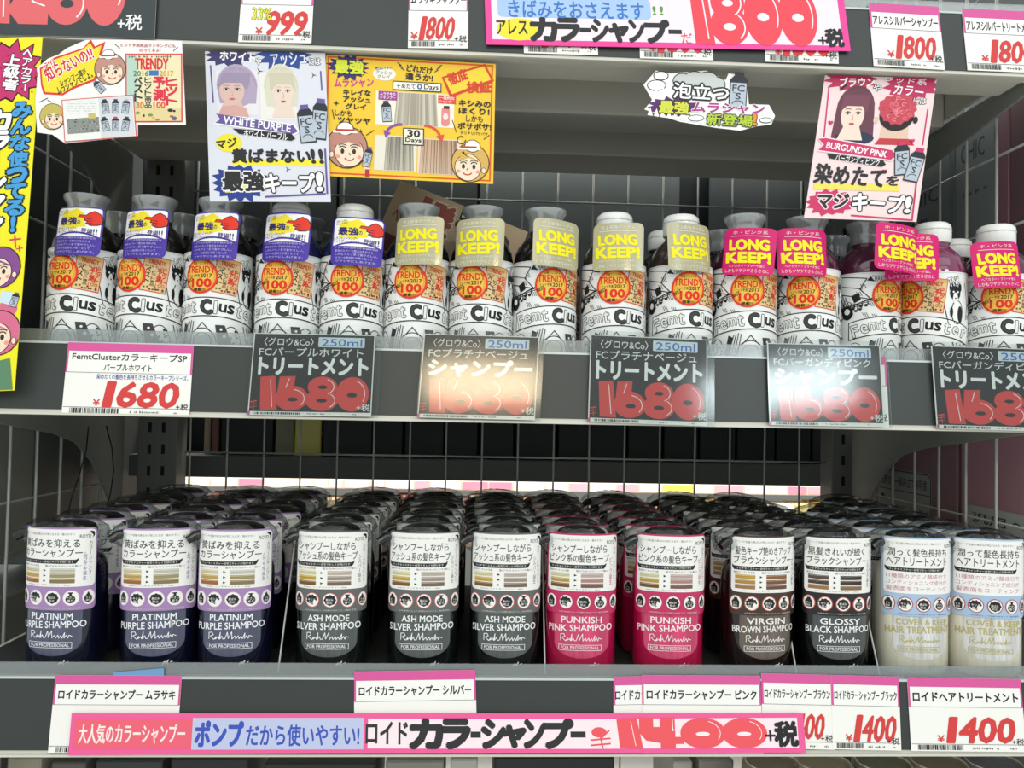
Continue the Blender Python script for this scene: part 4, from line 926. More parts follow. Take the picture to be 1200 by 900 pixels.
card('price_banner', 'long pink hand-lettered 1400 banner across the lower rail', 'banner', A, (84, 836), (941, 836), (80, 884), P_LOW, .0036, paper='#f0609c', outline=[(0, 0), (858, 0), (860, 44), (600, 45), (0, 47)])
# top rail
A = Art(215, 105); A.bg = '#3a4143'
A.rect(0, 0, 215, 105, '#3a4143', 1); bubble(A, 22, 8, 178, 92, '1280', '#e0666a', '#f6eaea'); A.text(172, 84, 180, 94, '+', '#eee', 6, .02) if False else A.text(172, 84, 180, 94, '+', '#eeeeee', 6, .02); A.text(181, 78, 200, 96, '税', '#eeeeee', 6, .02)
card('price_card', 'dark hand-lettered 1280 card in a sleeve, left end of the top rail', 'price card', A, (-30, -64), (186, -58), (-40, 40), P_TOP, .0036)
def extra(A): A.text(14, 60, 36, 74, '33%', '#e6e23a', 3, .02, 0, 0, ('#7d8a2a', .03))
A = ptag(84, 100, 'カラースプレー', '999', 30, 56, None, extra, (30, 64, 78, 91), seed=11)
card('price_tag', 'white printed 999 price tag with a yellow percent mark on the top rail', 'price tag', A, (286, -50), (370, -48), (279, 49), P_TOP, .0013)
A = ptag(56, 92, '', '1800', 30, 46, None, None, (17, 56, 48, 83), yen=True, seed=12)
A = ptag(70, 110, 'ムラサキシャンプー', '1800', 40, 66, None, None, (14, 74, 54, 100), seed=12)
card('price_tag', 'white printed 1800 price tag left of the pink banner on the top rail', 'price tag', A, (480, -52), (549, -51), (478, 56), P_TOP, .0013)
for k, (a, b) in enumerate(((614, 699), (750, 834), (897, 981))):
    y = (62, 68, 72)[k]; A = ptag(84, 100, 'カラーシャンプー', '1800', 30, 56, None, None, (22, 62, 76, 92), seed=20+k)
    card('price_tag', 'white 1800 tag mostly covered by the pink top banner, %s of three' % nth[k], 'price tag', A, (a-2, y-100), (b-2, y-97), (a, y), P_TOP, .0013, group=G1)
A = Art(410, 100); A.bg = '#fdeaf0'
A.rect(0, 0, 410, 100, '#f0489c', 1); A.rect(7, 0, 402, 94, '#fbe4ec', 2)
A.rr(14, 44, 186, 68, 5, '#a9c6ea', 3); A.text(26, 48, 178, 68, 'きばみをおさえます', '#3f78c8', 4, .03); A.rect(14, 30, 100, 44, '#f2906a', 3); A.ell(36, 82, 24, 13, '#f4e03c', 3, 20); A.text(188, 52, 200, 62, '!!', '#5a9a4a', 4, .03)
A.text(12, 72, 46, 88, 'アレス', '#2a2b2e', 5, .04)
for ch, x0, x1 in (('カ', 50, 78), ('ラ', 79, 103), ('ー', 104, 117), ('シ', 118, 136), ('ャ', 138, 158), ('ン', 160, 176), ('プ', 178, 204), ('ー', 204, 219)):
    if ch == 'ー': A.rect(x0, 79, x1, 84, '#2a2b2e', 4)
    else: A.text(x0, 69 if ch != 'ャ' else 74, x1, 94, ch, '#2a2b2e', 4, .09)
A.text(218, 83, 230, 95, 'だ', '#ea4a58', 4, .02); bubble(A, 232, 24, 374, 96, '1800', '#ea4a58', '#fbe4ec', 4)
A.text(374, 84, 384, 93, '+', '#222326', 7, .02); A.text(383, 75, 403, 95, '税', '#222326', 7, .07)
card('price_banner', 'pink-edged hand-lettered 1800 banner on the top rail', 'banner', A, (566, -48), (984, -38), (570, 52), P_TOP, .0036, paper='#f0489c')
A = ptag(82, 75, 'アレスシルバーシャンプー', '1800', 11, 30, None, None, (28, 38, 74, 64), seed=31)
card('price_tag', 'pink-topped 1800 tag for silver shampoo on the top rail, right of the banner', 'price tag', A, (1018, 3), (1100, 8), (1024, 77), P_TOP, .0013)
A = ptag(84, 75, 'アレスシルバートリートメント', '1800', 11, 30, None, None, (28, 38, 78, 64), seed=32)
card('price_tag', 'pink-topped 1800 tag for silver treatment at the right end of the top rail', 'price tag', A, (1127, 10), (1214, 14), (1134, 82), P_TOP, .0013)
# ---------------------------------------------------------------- posters and shelf talkers
def toon(A, cx, cy, r, hair, L=3, flip=1, skin='#f6dfc6', hat=None, bob=True):
    K = '#3a2a24'
    A.ell(cx, cy-r*.08, r*1.02, r*1.04, K, L, 22); A.ell(cx, cy-r*.08, r*.97, r*.99, hair, L+1, 22)
    A.ell(cx+flip*r*.12, cy+r*.16, r*.72, r*.74, K, L+1, 20); A.ell(cx+flip*r*.12, cy+r*.16, r*.68, r*.70, skin, L+2, 20)
    A.poly([(cx-r*.7, cy-r*.1), (cx-r*.4, cy-r*.7), (cx+flip*r*.5, cy-r*.65), (cx+r*.7, cy-r*.1), (cx+flip*r*.1, cy-r*.35)], hair, L+3)
    for s in (-.2, .36):
        x = cx+flip*r*s; A.ell(x, cy+r*.12, r*.09, r*.13, K, L+4, 10); A.arc(x, cy+r*.0, r*.16, r*.12, 200, 340, r*.05, K, L+4, 6); A.arc(x, cy-r*.12, r*.2, r*.1, 200, 340, r*.04, K, L+4, 6)
    A.arc(cx+flip*r*.14, cy+r*.42, r*.22, r*.14, 15, 165, r*.06, '#c23c2c', L+4, 8); A.line([(cx+flip*r*.12, cy+r*.2), (cx+flip*r*.18, cy+r*.3)], r*.04, K, L+4)
    A.ell(cx-flip*r*.42, cy+r*.38, r*.12, r*.09, '#f0a08c', L+4, 10); A.ell(cx+flip*r*.62, cy+r*.38, r*.1, r*.09, '#f0a08c', L+4, 10)
    A.ell(cx-flip*r*.72, cy+r*.3, r*.13, r*.17, K, L+2, 10); A.ell(cx-flip*r*.72, cy+r*.3, r*.10, r*.14, skin, L+3, 10)
    if hat: A.ell(cx-flip*r*.1, cy-r*.98, r*.42, r*.34, K, L+3, 16); A.ell(cx-flip*r*.1, cy-r*.98, r*.38, r*.30, '#f8f6f0', L+4, 16); A.line([(cx-r*.65, cy-r*.82), (cx+r*.45, cy-r*.84)], r*.12, '#f8f6f0', L+5); A.line([(cx-r*.5, cy-r*.9), (cx+r*.3, cy-r*.92)], r*.1, hat, L+5)
def portrait(A, cx, cy, w, h, hair, hair2, skin, lips='#b8565a', L=3, turn=0, long_=False, cloth='#8a7f86', back=False):
    if back:
        A.poly([(cx-w*.3, cy+h*.2), (cx-w*.34, cy+h*.55), (cx+w*.34, cy+h*.55), (cx+w*.3, cy+h*.2)], skin, L)
        A.ell(cx, cy, w*.40, h*.30, hair2, L+1, 22); A.star(cx, cy-h*.12, w*.46, h*.30, 14, .9, hair, L+2, .06, 4)
        R = random.Random(2)
        for j in range(46): a = R.uniform(0, 6.28); q = R.uniform(.1, .85); A.arc(cx+w*.42*q*math.cos(a), cy-h*.12+h*.26*q*math.sin(a), w*.05, h*.03, R.uniform(0, 180), R.uniform(200, 360), w*.018, R.choice(['#e8707e', '#b83a4c', '#f08a92']), L+3, 5)
        A.ell(cx-w*.46, cy+h*.1, w*.06, h*.07, skin, L+2, 10); A.ell(cx+w*.44, cy+h*.08, w*.06, h*.07, '#2a2422', L+2, 10); A.poly([(cx-w*.42, cy+h*.56), (cx+w*.5, cy+h*.56), (cx+w*.36, cy+h*.44), (cx-w*.32, cy+h*.44)], cloth, L+1); return
    t = turn*w*.08
    A.ell(cx, cy-h*.05, w*.44, h*.42, hair, L, 24)
    if long_: A.poly([(cx-w*.44, cy-h*.05), (cx+w*.44, cy-h*.05), (cx+w*.5, cy+h*.5), (cx-w*.48, cy+h*.5)], hair, L); A.ell(cx+w*.06, cy+h*.46, w*.46, h*.12, cloth, L+1, 18)
    else: A.poly([(cx-w*.44, cy-h*.05), (cx+w*.44, cy-h*.05), (cx+w*.40, cy+h*.30), (cx-w*.38, cy+h*.30)], hair, L)
    A.poly([(cx-w*.12+t, cy+h*.15), (cx+w*.14+t, cy+h*.15), (cx+w*.3+t, cy+h*.5), (cx-w*.3+t, cy+h*.5)], skin, L+1)
    A.ell(cx+t, cy+h*.06, w*.27, h*.28, skin, L+2, 24); A.ell(cx+t+w*.1, cy+h*.08, w*.15, h*.22, skin, L+2, 12)
    A.poly([(cx-w*.32+t, cy+h*.02), (cx-w*.30, cy-h*.3), (cx+w*.30, cy-h*.3), (cx+w*.33+t, cy+h*.04), (cx+w*.2+t, cy-h*.10), (cx-w*.16+t, cy-h*.10)], hair2, L+3)
    for s in (-.12, .12):
        x = cx+t+s*w; A.ell(x, cy+h*.03, w*.055, h*.022, '#f4eeea', L+4, 12); A.ell(x, cy+h*.03, w*.03, h*.022, '#3a2c2c', L+5, 10); A.arc(x, cy+h*.03, w*.06, h*.03, 190, 350, h*.012, '#3a2c2c', L+5, 6); A.arc(x, cy-h*.03, w*.07, h*.02, 200, 340, h*.010, hair2, L+5, 6)
    A.line([(cx+t, cy+h*.06), (cx+t+w*.02, cy+h*.14), (cx+t-w*.02, cy+h*.15)], h*.008, '#c49a88', L+4); A.ell(cx+t, cy+h*.215, w*.065, h*.02, lips, L+4, 12)
    R = random.Random(int(cx))
    for j in range(7): x = cx-w*.42+w*.84*j/6; A.arc(cx, cy, abs(x-cx), h*.40, 185 if x < cx else -5, 260 if x < cx else -80, w*.012, hair2, L+1, 8)
def bottle_icon(A, cx, cy, w, h, cap='#7a6aa8', rot=0, L=5):
    def R_(x, y): t = math.radians(rot); return (cx+x*math.cos(t)-y*math.sin(t), cy+x*math.sin(t)+y*math.cos(t))
    q = lambda pts: [R_(*p) for p in pts]
    A.poly(q([(-w/2, -h*.3), (-w*.28, -h*.42), (w*.28, -h*.42), (w/2, -h*.3), (w/2, h/2), (-w/2, h/2)]), '#2a2e38', L)
    A.poly(q([(-w*.44, -h*.22), (w*.44, -h*.22), (w*.44, h*.46), (-w*.44, h*.46)]), '#b9c3cf', L+1); A.poly(q([(-w*.26, -h*.52), (w*.26, -h*.52), (w*.26, -h*.4), (-w*.26, -h*.4)]), cap, L+1)
    x, y = R_(0, -h*.06); A.text(x-w*.34, y-h*.1, x+w*.34, y+h*.08, 'FC', '#3a4252', L+2, .03, rot)
    x, y = R_(0, h*.16); A.text(x-w*.14, y-h*.1, x+w*.14, y+h*.08, 'S', '#3a4252', L+2, .03, rot)
    x, y = R_(0, h*.36); A.arc(x, y, w*.3, h*.08, 180, 360, w*.05, '#3a4252', L+2); A.line([R_(-w*.3, h*.05), R_(w*.1, h*.1)], w*.03, '#3a4252', L+2)
FRT = ((0, .006, 0), V); HANG = ((0, -.012, 0), V)
# left yellow hanging poster
A = Art(120, 418); Yc = '#f4ea2a'
A.star(86, 42, 42, 40, 13, .74, '#2a1418', 1, .10, 3); A.star(86, 42, 39.5, 37.5, 13, .73, '#c8326e', 2, .10, 3)
R = random.Random(6)
for j in range(40): A.ell(60+R.uniform(-10, 54), R.uniform(14, 72), 1.1, 1.1, '#8a2450', 3, 6)
A.text(78, 20, 96, 64, '上級者', '#ffffff', 4, .06, 8, 0, ('#2a1418', .05), True); A.text(99, 15, 110, 66, 'ヘアカラー', '#ffffff', 4, .04, 8, 0, ('#2a1418', .04), True)
A.text(92, 78, 114, 232, 'みんな使ってる!', '#4aa0dc', 4, .075, 0, 0, ('#14242e', .06), True)
A.text(64, 86, 90, 234, 'カラーシャンプー'[:6], '#ffffff', 4, .08, 0, 0, ('#14242e', .06), True)
A.line([(106, 236), (108, 250)], 2, '#e23a60'); A.line([(101, 241), (113, 240)], 2, '#e23a60'); A.line([(112, 248), (113, 255)], 1.3, '#e23a60'); A.line([(109, 252), (116, 251)], 1.3, '#e23a60')
toon(A, 92, 275, 24, '#8a4f94', 4, -1); toon(A, 96, 352, 26, '#dc6f92', 4, -1); A.ell(104, 322, 12, 9, '#dc6f92', 3, 14); bottle_icon(A, 112, 312, 9, 17, '#6a5a98', 14); A.poly([(96, 300), (112, 304), (108, 318), (94, 314)], '#cfe4f0', 4)
A.poly([(80, 386), (112, 380), (118, 417), (78, 417)], '#5f8a6a', 4); A.ell(84, 388, 12, 9, '#3a4a3c', 5, 12)
card('hanging_poster', 'tall yellow vertical poster with cartoon faces hanging at the left edge', 'poster', A, (-70, 46), (50, 43), (-105, 463), HANG, 0, paper=Yc)
# collage card
A = Art(710, 495); K = '#2a2a2c'
out = [(12, 165), (8, 140), (60, 95), (110, 75), (150, 45), (235, 8), (330, 6), (690, 12), (707, 408), (480, 408), (480, 458), (140, 492), (80, 450), (10, 440), (2, 300)]
A.poly([(28, 220), (22, 140), (90, 90), (225, 45), (262, 5), (280, 38), (330, 15), (312, 75), (335, 100), (280, 200), (180, 238), (130, 268), (40, 262)], '#e03a3a', 1)
A.poly([(36, 216), (30, 146), (96, 98), (222, 54), (258, 22), (274, 50), (312, 32), (300, 76), (322, 100), (272, 192), (176, 228), (128, 258), (48, 252)], '#f6e038', 2)
A.text(38, 108, 96, 142, 'え!?', '#d92f3c', 3, .03, -27, 0, ('#ffffff', .05)); A.text(36, 88, 282, 152, '知らないの!?', '#d92f3c', 3, .05, -27, 0, ('#ffffff', .05))
A.text(110, 168, 246, 196, 'シャンプー選び', K, 3, .03, -27); A.text(94, 190, 276, 226, 'ムラシャンでしょ。', K, 3, .05, -27)
toon(A, 352, 150, 74, '#c39083', 3, 1, hat='#c23a34'); bottle_icon(A, 300, 228, 34, 62, '#6a5a98', -42)
toon(A, 82, 372, 60, '#c9b760', 3, 1); A.line([(20, 300), (60, 280)], 3, K, 4); A.line([(60, 290), (80, 300)], 3, K, 4)
def rq(pts, cx=299, cy=378, t=-4): a = math.radians(t); return [(cx+(x-cx)*math.cos(a)-(y-cy)*math.sin(a), cy+(x-cx)*math.sin(a)+(y-cy)*math.cos(a)) for x, y in pts]
A.poly(rq([(132, 278), (470, 278), (470, 476), (132, 476)]), '#d8453f', 8); A.poly(rq([(136, 282), (466, 282), (466, 472), (136, 472)]), '#efefec', 9)
A.poly(rq([(150, 370), (300, 370), (300, 440), (150, 440)]), '#8f938c', 10)
R = random.Random(3)
for j in range(60): x, y = R.uniform(152, 298), R.uniform(372, 438); (px_, py_), = rq([(x, y)]); A.ell(px_, py_, 4, 2.6, R.choice(['#5c615c', '#babdb6', '#6f756c', '#2f3331']), 11, 6)
for j in range(6): A.tiny(152, 296+j*11, 290, 300+j*11, '#8a8c90', 10, j, .6)
A.poly(rq([(252, 352), (285, 352), (285, 376), (252, 376)]), '#cdbd6c', 12); A.poly(rq([(304, 282), (462, 282), (462, 472), (304, 472)]), '#d9dade', 10)
for j in range(6): bottle_icon(A, 330+(j % 3)*48, 322+(j//3)*82, 34, 66, ['#3a3f4c', '#3a3f4c', '#aeb2b8', '#3a3f4c', '#c9485c', '#3a3f4c'][j], [-8, 2, 8, -14, 0, 10][j], 11)
A.text(402, 26, 660, 42, 'ヒット予測商品ランキングにも', '#b8323a', 4, .01, 1); A.text(490, 48, 590, 64, 'のってるよ!', '#b8323a', 4, .01)
A.line([(375, 28), (398, 46)], 3, K, 4); A.line([(650, 60), (672, 42)], 3, K, 4)
A.rect(424, 72, 692, 396, '#dc3c3a', 3); A.rect(430, 78, 686, 390, '#efe3b8', 4); A.rect(430, 78, 480, 390, '#b9d3c4', 5); A.rect(430, 330, 686, 390, '#e6d29a', 5)
A.tiny(440, 80, 640, 94, '#4a6a5a', 6, 4); A.text(470, 96, 626, 146, 'TRENDY', '#dd2f3c', 6, .06); A.rect(536, 152, 580, 176, '#3a76b8', 6); A.text(462, 154, 532, 178, '2016', '#3f8a6a', 6, .03); A.text(586, 154, 650, 178, '2017', '#d9a23c', 6, .03)
A.text(466, 180, 502, 298, 'ベスト', '#3a3a3c', 6, .06, vert=True); A.text(514, 182, 546, 330, 'ヒット商品', '#3a3a3c', 6, .03, vert=True); A.text(556, 180, 610, 296, '予測', '#e0304a', 6, .07, vert=True); A.text(614, 182, 668, 318, 'ヒット', '#e0304a', 6, .06, vert=True)
A.text(474, 300, 510, 330, '30', '#e08a3c', 6, .05); A.text(556, 300, 610, 330, '100', '#e0604a', 6, .05)
for j in range(12): A.ell(R.uniform(440, 680), R.uniform(338, 385), R.uniform(5, 14), R.uniform(4, 10), R.choice(['#4a6a98', '#2c3238', '#c9583c', '#7a9a4a', '#e0b84a']), 6, 9)
card('promo_card', 'cut-out collage card with magazine cover and cartoon girl under the top rail, left', 'promo card', A, (41, 45), (218, 45), (41, 169), HANG, .004, outline=out, paper='#f6f2ef')
# white and purple card
A = Art(460, 556); PU = '#6a5a9c'; LV = '#dfe0ea'
A.star(90, 14, 100, 44, 12, .72, '#3f3a6c', 1, .1, 2); A.star(300, 8, 110, 60, 12, .72, '#2f4a94', 1, .1, 5)
A.text(58, 2, 190, 36, 'ホワイト', '#ffffff', 3, .05, 4); A.text(192, 24, 214, 48, 'や', '#ffffff', 3, .04, 0, 0, (K, .05)); A.text(250, 0, 386, 50, 'アッシュ', '#e8ecf6', 3, .04, -6); A.text(398, 20, 440, 46, 'には', '#ffffff', 3, .03, 0, 0, (K, .06))
A.line([(20, 54), (26, 190)], 6, PU, 2); A.line([(440, 70), (442, 140)], 6, PU, 2)
A.rect(40, 70, 200, 236, '#e9e4ea', 1); A.rect(205, 76, 346, 250, '#ece9e2', 1)
portrait(A, 118, 136, 176, 190, '#b3a3bd', '#a091ac', '#dfbcb2', '#c26a6c', 2, -1.4); A.poly([(44, 236), (60, 205), (110, 200), (150, 210), (160, 244)], '#d9a8a0', 6)
portrait(A, 286, 140, 150, 206, '#dcd8c4', '#cfc9b2', '#ecd6c8', '#b8444c', 2, .6, False)
A.star(205, 72, 16, 16, 3, .15, K, 3); A.star(412, 84, 14, 14, 3, .15, K, 3)
A.poly([(30, 228), (330, 268), (352, 296), (328, 310), (22, 270), (44, 252)], '#ffffff', 5); A.poly([(34, 232), (326, 272), (345, 295), (324, 305), (30, 266), (50, 252)], PU, 6); A.text(62, 256, 318, 283, 'WHITE PURPLE', '#ffffff', 7, .035, 7)
A.poly([(96, 286), (320, 304), (334, 322), (318, 330), (120, 306)], '#232326', 7); A.text(138, 296, 304, 322, 'ホワイト パープル', '#ffffff', 8, .02, 4.5)
bottle_icon(A, 378, 268, 62, 140, PU, -6, 6); bottle_icon(A, 430, 250, 58, 150, PU, 6, 5)
A.ell(80, 340, 50, 34, '#f2e43c', 3, 18); A.text(34, 326, 110, 358, 'マジ', K, 5, .05, -8); A.rect(90, 400, 440, 424, '#f4e63e', 3); A.text(92, 362, 388, 412, '黄ばまない', K, 5, .07); A.text(392, 362, 436, 412, '!!', K, 5, .05, 0, -.1)
A.star(116, 488, 116, 74, 16, .76, '#2c3f8e', 3, .08, 8); A.poly([(48, 492), (216, 480), (222, 510), (60, 524)], '#f2e43c', 4); A.text(54, 446, 206, 516, '最強', K, 5, .07, 0, 0, ('#f4f4f4', .05)); A.text(214, 452, 400, 520, 'キープ', '#ffffff', 5, .06, 0, 0, (K, .055)); A.text(410, 450, 430, 514, '!', '#ffffff', 5, .06, 0, 0, (K, .05))
A.line([(212, 538), (440, 526)], 7, PU, 4); A.line([(446, 360), (448, 524)], 7, PU, 4); A.star(300, 436, 14, 14, 3, .15, K, 4)
card('promo_card', 'lavender card with two women\'s portraits reading white purple, hanging from the top shelf', 'promo card', A, (240, 60), (381, 62), (246, 236), FRT, .002, paper=LV)
# yellow comparison card
A = Art(645, 462); Rd = '#d8412c'
A.line([(10, 8), (632, 8), (632, 450), (10, 450)], 6, '#e0582c', 2, True)
A.star(86, 44, 84, 50, 15, .72, '#332a6c', 3, .08, 4); A.text(36, 18, 142, 68, '最強', '#d9e23a', 5, .07, 0, 0, ('#1c1a38', .03)); A.text(34, 86, 182, 118, 'ムラシャン', '#d0459a', 5, .05, -4); 
A.ell(222, 62, 44, 26, '#f4efe4', 3, 18); A.text(190, 50, 250, 64, 'アッシュ', '#8a8a90', 5, .02); A.text(196, 66, 244, 78, 'グレイ', '#8a8a90', 5, .02); A.text(188, 34, 250, 46, '色ばみやすい', K, 5, .02, -5)
A.text(306, 24, 404, 50, 'どれだけ', K, 5, .05, 4); A.text(302, 54, 406, 80, '違うか!', K, 5, .05, 2)
for s in (1, -1):
    for j in range(3): A.line([(355+s*(58+j*6), 44-j*9), (355+s*(70+j*7), 36-j*10)], 3, K, 5)
A.rect(254, 86, 440, 122, K, 4); A.rect(258, 90, 436, 118, '#f4f2ea', 5); A.text(270, 96, 340, 114, 'そめたて', K, 6, .03); A.text(348, 94, 366, 114, '0', '#2f6a98', 6, .05); A.text(374, 94, 428, 118, 'Days', K, 6, .03)
A.rect(192, 128, 490, 256, '#f6eedd', 3); A.rect(192, 296, 352, 430, '#e9e4d4', 3); A.rect(356, 300, 520, 436, '#ecd9c2', 3)
R = random.Random(8)
for j in range(34): x = 272+j*4.4; A.poly([(x, 130), (x+4, 130), (x+(x-346)*.12+5, 254), (x+(x-346)*.12, 254)], R.choice(['#c7bfae', '#b4ab9a', '#d6cfc0', '#a59c8c']), 4)
for j in range(26): x = 236+j*3.9; A.poly([(x, 300), (x+4, 300), (x+3+(x-290)*.12, 428), (x+(x-290)*.12, 428)], R.choice(['#a9a294', '#8f887c', '#bcb5a6', '#77716a']), 4)
for j in range(32): x = 368+j*4.2; A.poly([(x, 304), (x+4, 304), (x+3+(x-430)*.10, 434), (x+(x-430)*.10, 434)], R.choice(['#b9957a', '#a07a62', '#cbaa8e', '#8c6a56']), 4)
A.rect(202, 128, 272, 162, '#a8409a', 5); A.text(208, 132, 266, 144, 'ムラサキの', '#ffffff', 6, .02); A.text(208, 146, 266, 158, 'シャンプー', '#ffffff', 6, .02); bottle_icon(A, 234, 206, 36, 80, '#3a3a4a', -6, 5)
A.rect(428, 132, 496, 164, '#dc4a3c', 5); A.text(434, 136, 490, 148, '一般的な', '#ffffff', 6, .02); A.text(434, 150, 490, 161, 'シャンプー', '#ffffff', 6, .02); A.rr(442, 178, 474, 250, 12, '#e68a8a', 5); A.rect(450, 172, 472, 184, '#3a2a2c', 6); A.ell(458, 214, 10, 14, '#f4dcd8', 6, 12)
A.arc(292, 300, 60, 48, 200, 270, 9, '#8a4aa8', 6); A.poly([(224, 276), (252, 286), (232, 306)], '#8a4aa8', 6); A.arc(380, 300, 60, 48, 270, 345, 9, '#e0503c', 6); A.poly([(424, 290), (454, 282), (448, 312)], '#e0503c', 6)
A.rect(298, 264, 378, 330, K, 6); A.rect(302, 268, 374, 326, '#f2ecda', 7); A.text(316, 272, 362, 298, '30', K, 8, .06); A.text(308, 302, 368, 322, 'Days', K, 8, .05)
for j, (s, x0, x1) in enumerate((('キレイな', 70, 172), ('アッシュ', 70, 172), ('グレイ', 80, 156), ('しかも', 40, 104), ('ツヤツヤ', 52, 174))): A.text(x0, 128+j*27, x1, 150+j*27, s, K, 5, .06 if j != 3 else .03)
A.line([(30, 210), (38, 246)], 3, K, 5); A.line([(160, 300), (188, 280)], 3, K, 5); A.star(44, 184, 12, 12, 4, .3, K, 5); A.star(138, 286, 10, 10, 4, .3, K, 5)
A.poly([(440, 62), (604, 2), (640, 66), (474, 140)], Rd, 4); A.poly([(450, 66), (600, 12), (628, 62), (480, 126)], '#f4d43c', 5); A.text(462, 36, 538, 80, '徹底', Rd, 6, .06, -22); A.text(536, 72, 630, 114, '検証', Rd, 6, .06, -4)
for j, (s, x0, x1) in enumerate((('キシみの', 508, 628), ('ほくり!', 508, 624), ('しかも', 536, 600), ('ボサボサ!', 506, 632))): A.text(x0, 146+j*29, x1, 170+j*29, s, K, 5, .06 if j != 2 else .03)
A.text(516, 266, 620, 278, 'チリチリパサパサ', K, 5, .02); A.line([(484, 226), (500, 270)], 3, K, 5); A.line([(626, 276), (606, 292)], 3, K, 5)
toon(A, 88, 356, 78, '#c08878', 6, 1, hat='#c23a34'); bottle_icon(A, 168, 384, 30, 76, '#6a5a98', 10, 9); A.ell(166, 420, 13, 18, '#f2d6bc', 9, 12); A.rect(160, 430, 176, 458, '#b8323c', 10)
toon(A, 556, 392, 72, '#d9b05c', 6, -1, hat='#c23a34'); A.arc(520, 300, 16, 14, 0, 300, 4, K, 6)
card('promo_card', 'bright yellow comparison card with hair swatches and two cartoon girls under the top shelf', 'promo card', A, (382, 64), (581, 75), (378, 206), FRT, -.001, paper='#f3c93a')
# cut-out cloud card
A = Art(545, 260); out = [(0, 66), (52, 6), (110, 18), (260, 6), (340, 46), (352, 18), (398, 24), (428, 60), (436, 148), (520, 150), (545, 196), (530, 232), (470, 240), (400, 258), (300, 246), (150, 220), (60, 190), (4, 168), (36, 128)]
A.ell(54, 68, 40, 24, K, 1, 20); A.ell(54, 68, 36, 20, '#ffffff', 2, 20); A.ell(72, 28, 32, 20, K, 3, 20); A.ell(72, 28, 28, 16, '#ffffff', 4, 20)
for cx, cy, rx in ((160, 50, 40), (210, 42, 46), (262, 44, 48), (306, 66, 34)): A.ell(cx, cy, rx, 34, K, 1, 22)
for cx, cy, rx in ((160, 50, 36), (210, 42, 42), (262, 44, 44), (306, 66, 30), (232, 66, 90)): A.ell(cx, cy, rx, 30, '#ccd0cf', 2, 22)
for j in range(7): A.poly([(44+j*14, 112), (54+j*14, 62+(j % 2)*14), (60+j*14, 112)], '#ffffff', 5)
A.text(124, 64, 352, 128, '泡立つ', '#ffffff', 6, .03, 4, 0, (K, .075)); bottle_icon(A, 392, 92, 74, 150, '#31353a', 4, 6)
A.star(122, 160, 116, 44, 14, .75, '#5c2a66', 5, .1, 7); A.text(66, 136, 186, 186, '最強', '#d8dc4a', 7, .07, 3, 0, ('#1c1a22', .05)); A.text(200, 146, 500, 186, 'ムラシャン', '#b03a8c', 7, .06, 2, 0, ('#ffffff', .04))
for j in range(10): A.poly([(16+j*26, 192+j*4), (28+j*26, 160+j*4), (38+j*26, 196+j*4)], '#ffffff', 6)
A.ell(216, 206, 34, 14, K, 7, 16); A.ell(216, 206, 31, 11, '#ffffff', 8, 16); A.text(262, 192, 450, 238, '新登場', '#b9cf3c', 8, .045, 3, 0, (K, .06)); A.text(452, 190, 466, 236, '!', '#e8923a', 8, .06, 0, 0, (K, .04)); A.ell(506, 216, 28, 12, K, 7, 16); A.ell(506, 216, 25, 9, '#ffffff', 8, 16)
card('promo_card', 'cut-out white cloud card with purple and green lettering under the top shelf', 'promo card', A, (754, 81), (908, 81), (754, 154), FRT, .001, outline=out, paper='#f7f7f5')
# pink burgundy card
A = Art(460, 600); MG = '#d03468'
A.star(110, 10, 116, 60, 13, .74, '#c23060', 1, .08, 3); A.star(360, 30, 120, 70, 13, .74, '#c23060', 1, .08, 6)
A.text(64, 6, 204, 44, 'ブラウン', '#ffffff', 3, .05, -2); A.text(204, 34, 236, 60, 'や', '#ffffff', 3, .03, 0, 0, (K, .06)); A.text(248, 0, 420, 26, 'レッド系', '#fbe6ee', 3, .03, 4); A.text(290, 34, 412, 76, 'カラー', '#ffffff', 3, .04, 6); A.text(376, 84, 428, 110, 'には', '#ffffff', 3, .02, 0, 0, (K, .06))
A.line([(22, 46), (32, 260)], 6, MG, 2); A.line([(440, 130), (440, 280)], 6, MG, 2)
portrait(A, 144, 150, 176, 236, '#6a3c4c', '#7c4658', '#f4dccc', '#c8504e', 3, -.6, True, '#2a3350'); portrait(A, 316, 160, 180, 220, '#c94a5a', '#2a1c20', '#e6c6b2', L=3, back=True, cloth='#c83a44')
A.line([(70, 60), (90, 40)], 8, '#22222a', 8)
A.poly([(4, 262), (40, 258), (320, 302), (350, 328), (320, 352), (10, 318), (28, 290)], '#f6dfe6', 8); A.poly([(10, 266), (40, 263), (316, 306), (340, 328), (316, 346), (16, 313), (36, 290)], MG, 9); A.text(46, 295, 298, 321, 'BURGUNDY PINK', '#ffffff', 10, .035, 7.5)
A.poly([(54, 326), (286, 350), (300, 366), (284, 376), (66, 346)], '#232326', 10); A.text(90, 336, 272, 366, 'バーガンディピンク', '#ffffff', 11, .02, 6)
bottle_icon(A, 362, 340, 62, 140, MG, -8, 10); bottle_icon(A, 420, 366, 62, 140, MG, 10, 11)
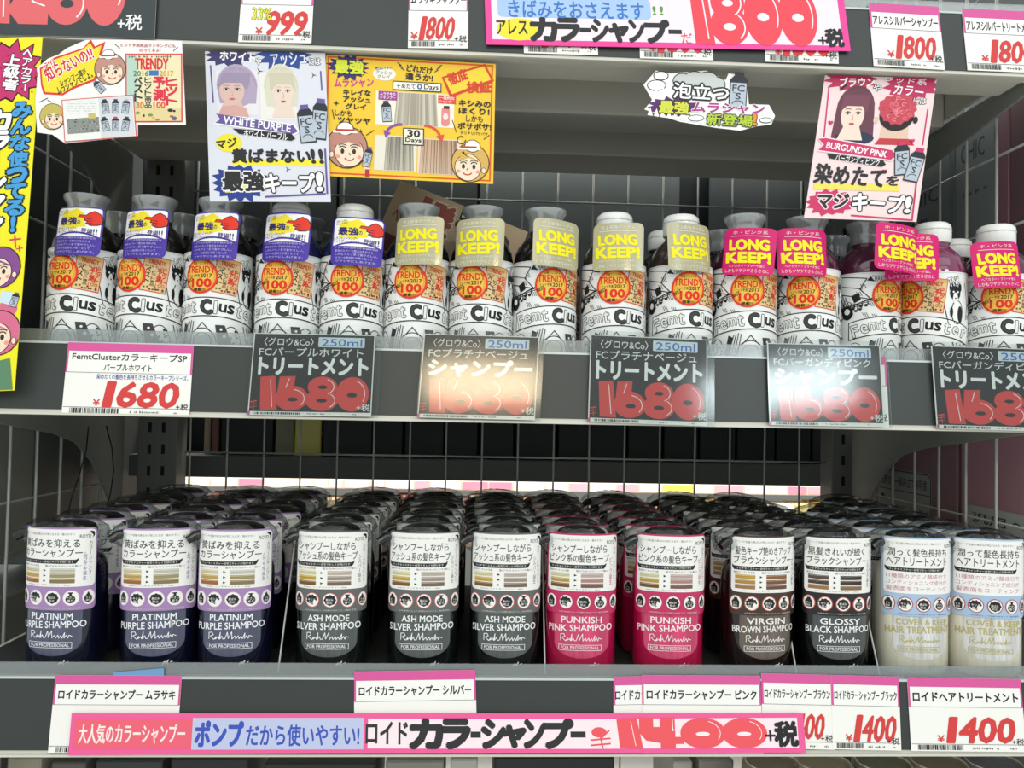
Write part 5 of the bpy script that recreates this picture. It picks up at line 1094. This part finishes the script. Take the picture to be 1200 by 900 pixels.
A.rect(20, 446, 370, 476, '#f2e066', 4); A.text(18, 376, 304, 456, '染めたて', K, 6, .06, 3); A.text(312, 414, 362, 452, 'を', K, 6, .05)
A.star(92, 528, 100, 56, 14, .8, MG, 4, .07, 5); A.text(44, 492, 168, 552, 'マジ', K, 6, .06, 0, 0, ('#fbe6ee', .05)); A.text(188, 490, 396, 562, 'キープ', '#ffffff', 6, .055, 3, 0, (K, .055)); A.text(404, 500, 424, 562, '!', '#ffffff', 6, .055, 0, 0, (K, .05))
A.line([(190, 580), (440, 594), (436, 440)], 7, MG, 4)
for x, y in ((50, 196), (394, 262), (298, 392)): A.ell(x-5, y, 6, 6, MG, 4, 8); A.ell(x+5, y, 6, 6, MG, 4, 8); A.poly([(x-11, y+2), (x+11, y+2), (x, y+14)], MG, 4)
card('promo_card', 'pale pink card with two portraits reading burgundy pink, hanging tilted at right', 'promo card', A, (967, 88), (1098, 92), (942, 257), FRT, -.003, paper='#f6dcdc', outline=[(0, 0), (460, 0), (460, 600), (0, 594)])
# fallen beige card behind the bottles
A = Art(160, 130); BE = '#c9b190'
A.text(8, 28, 40, 46, 'ベージュ', '#8e5a4c', 2, .05); A.text(46, 8, 74, 42, '髪', '#a85c50', 2, .09, 0, 0, ('#e8d6bc', .05)); A.text(40, 10, 42, 12, '・', '#a85c50', 2) if False else None
A.rect(34, 6, 44, 44, '#a85c50', 2); A.rr(80, 0, 96, 16, 2, K, 3); A.text(82, 3, 94, 13, 'には', '#f2e8d8', 4, .03)
portrait(A, 112, 48, 62, 80, '#d9c9a4', '#bfa880', '#ddc4a4', '#9a6a58', 3, .5); A.ell(112, 22, 34, 12, '#3a2f2a', 8, 18); A.ell(112, 26, 32, 10, '#c4ad84', 9, 18)
A.poly([(0, 60), (40, 62), (40, 100), (0, 100)], '#8e4a44', 2); A.text(2, 70, 38, 94, 'ベージュ', '#e8d6bc', 3, .04)
card('promo_card', 'beige portrait card fallen askew behind the beige-tagged bottles', 'promo card', A, (469, 211), (619, 272), (414, 335), ((0, .15, 0), V), 0, paper=BE)
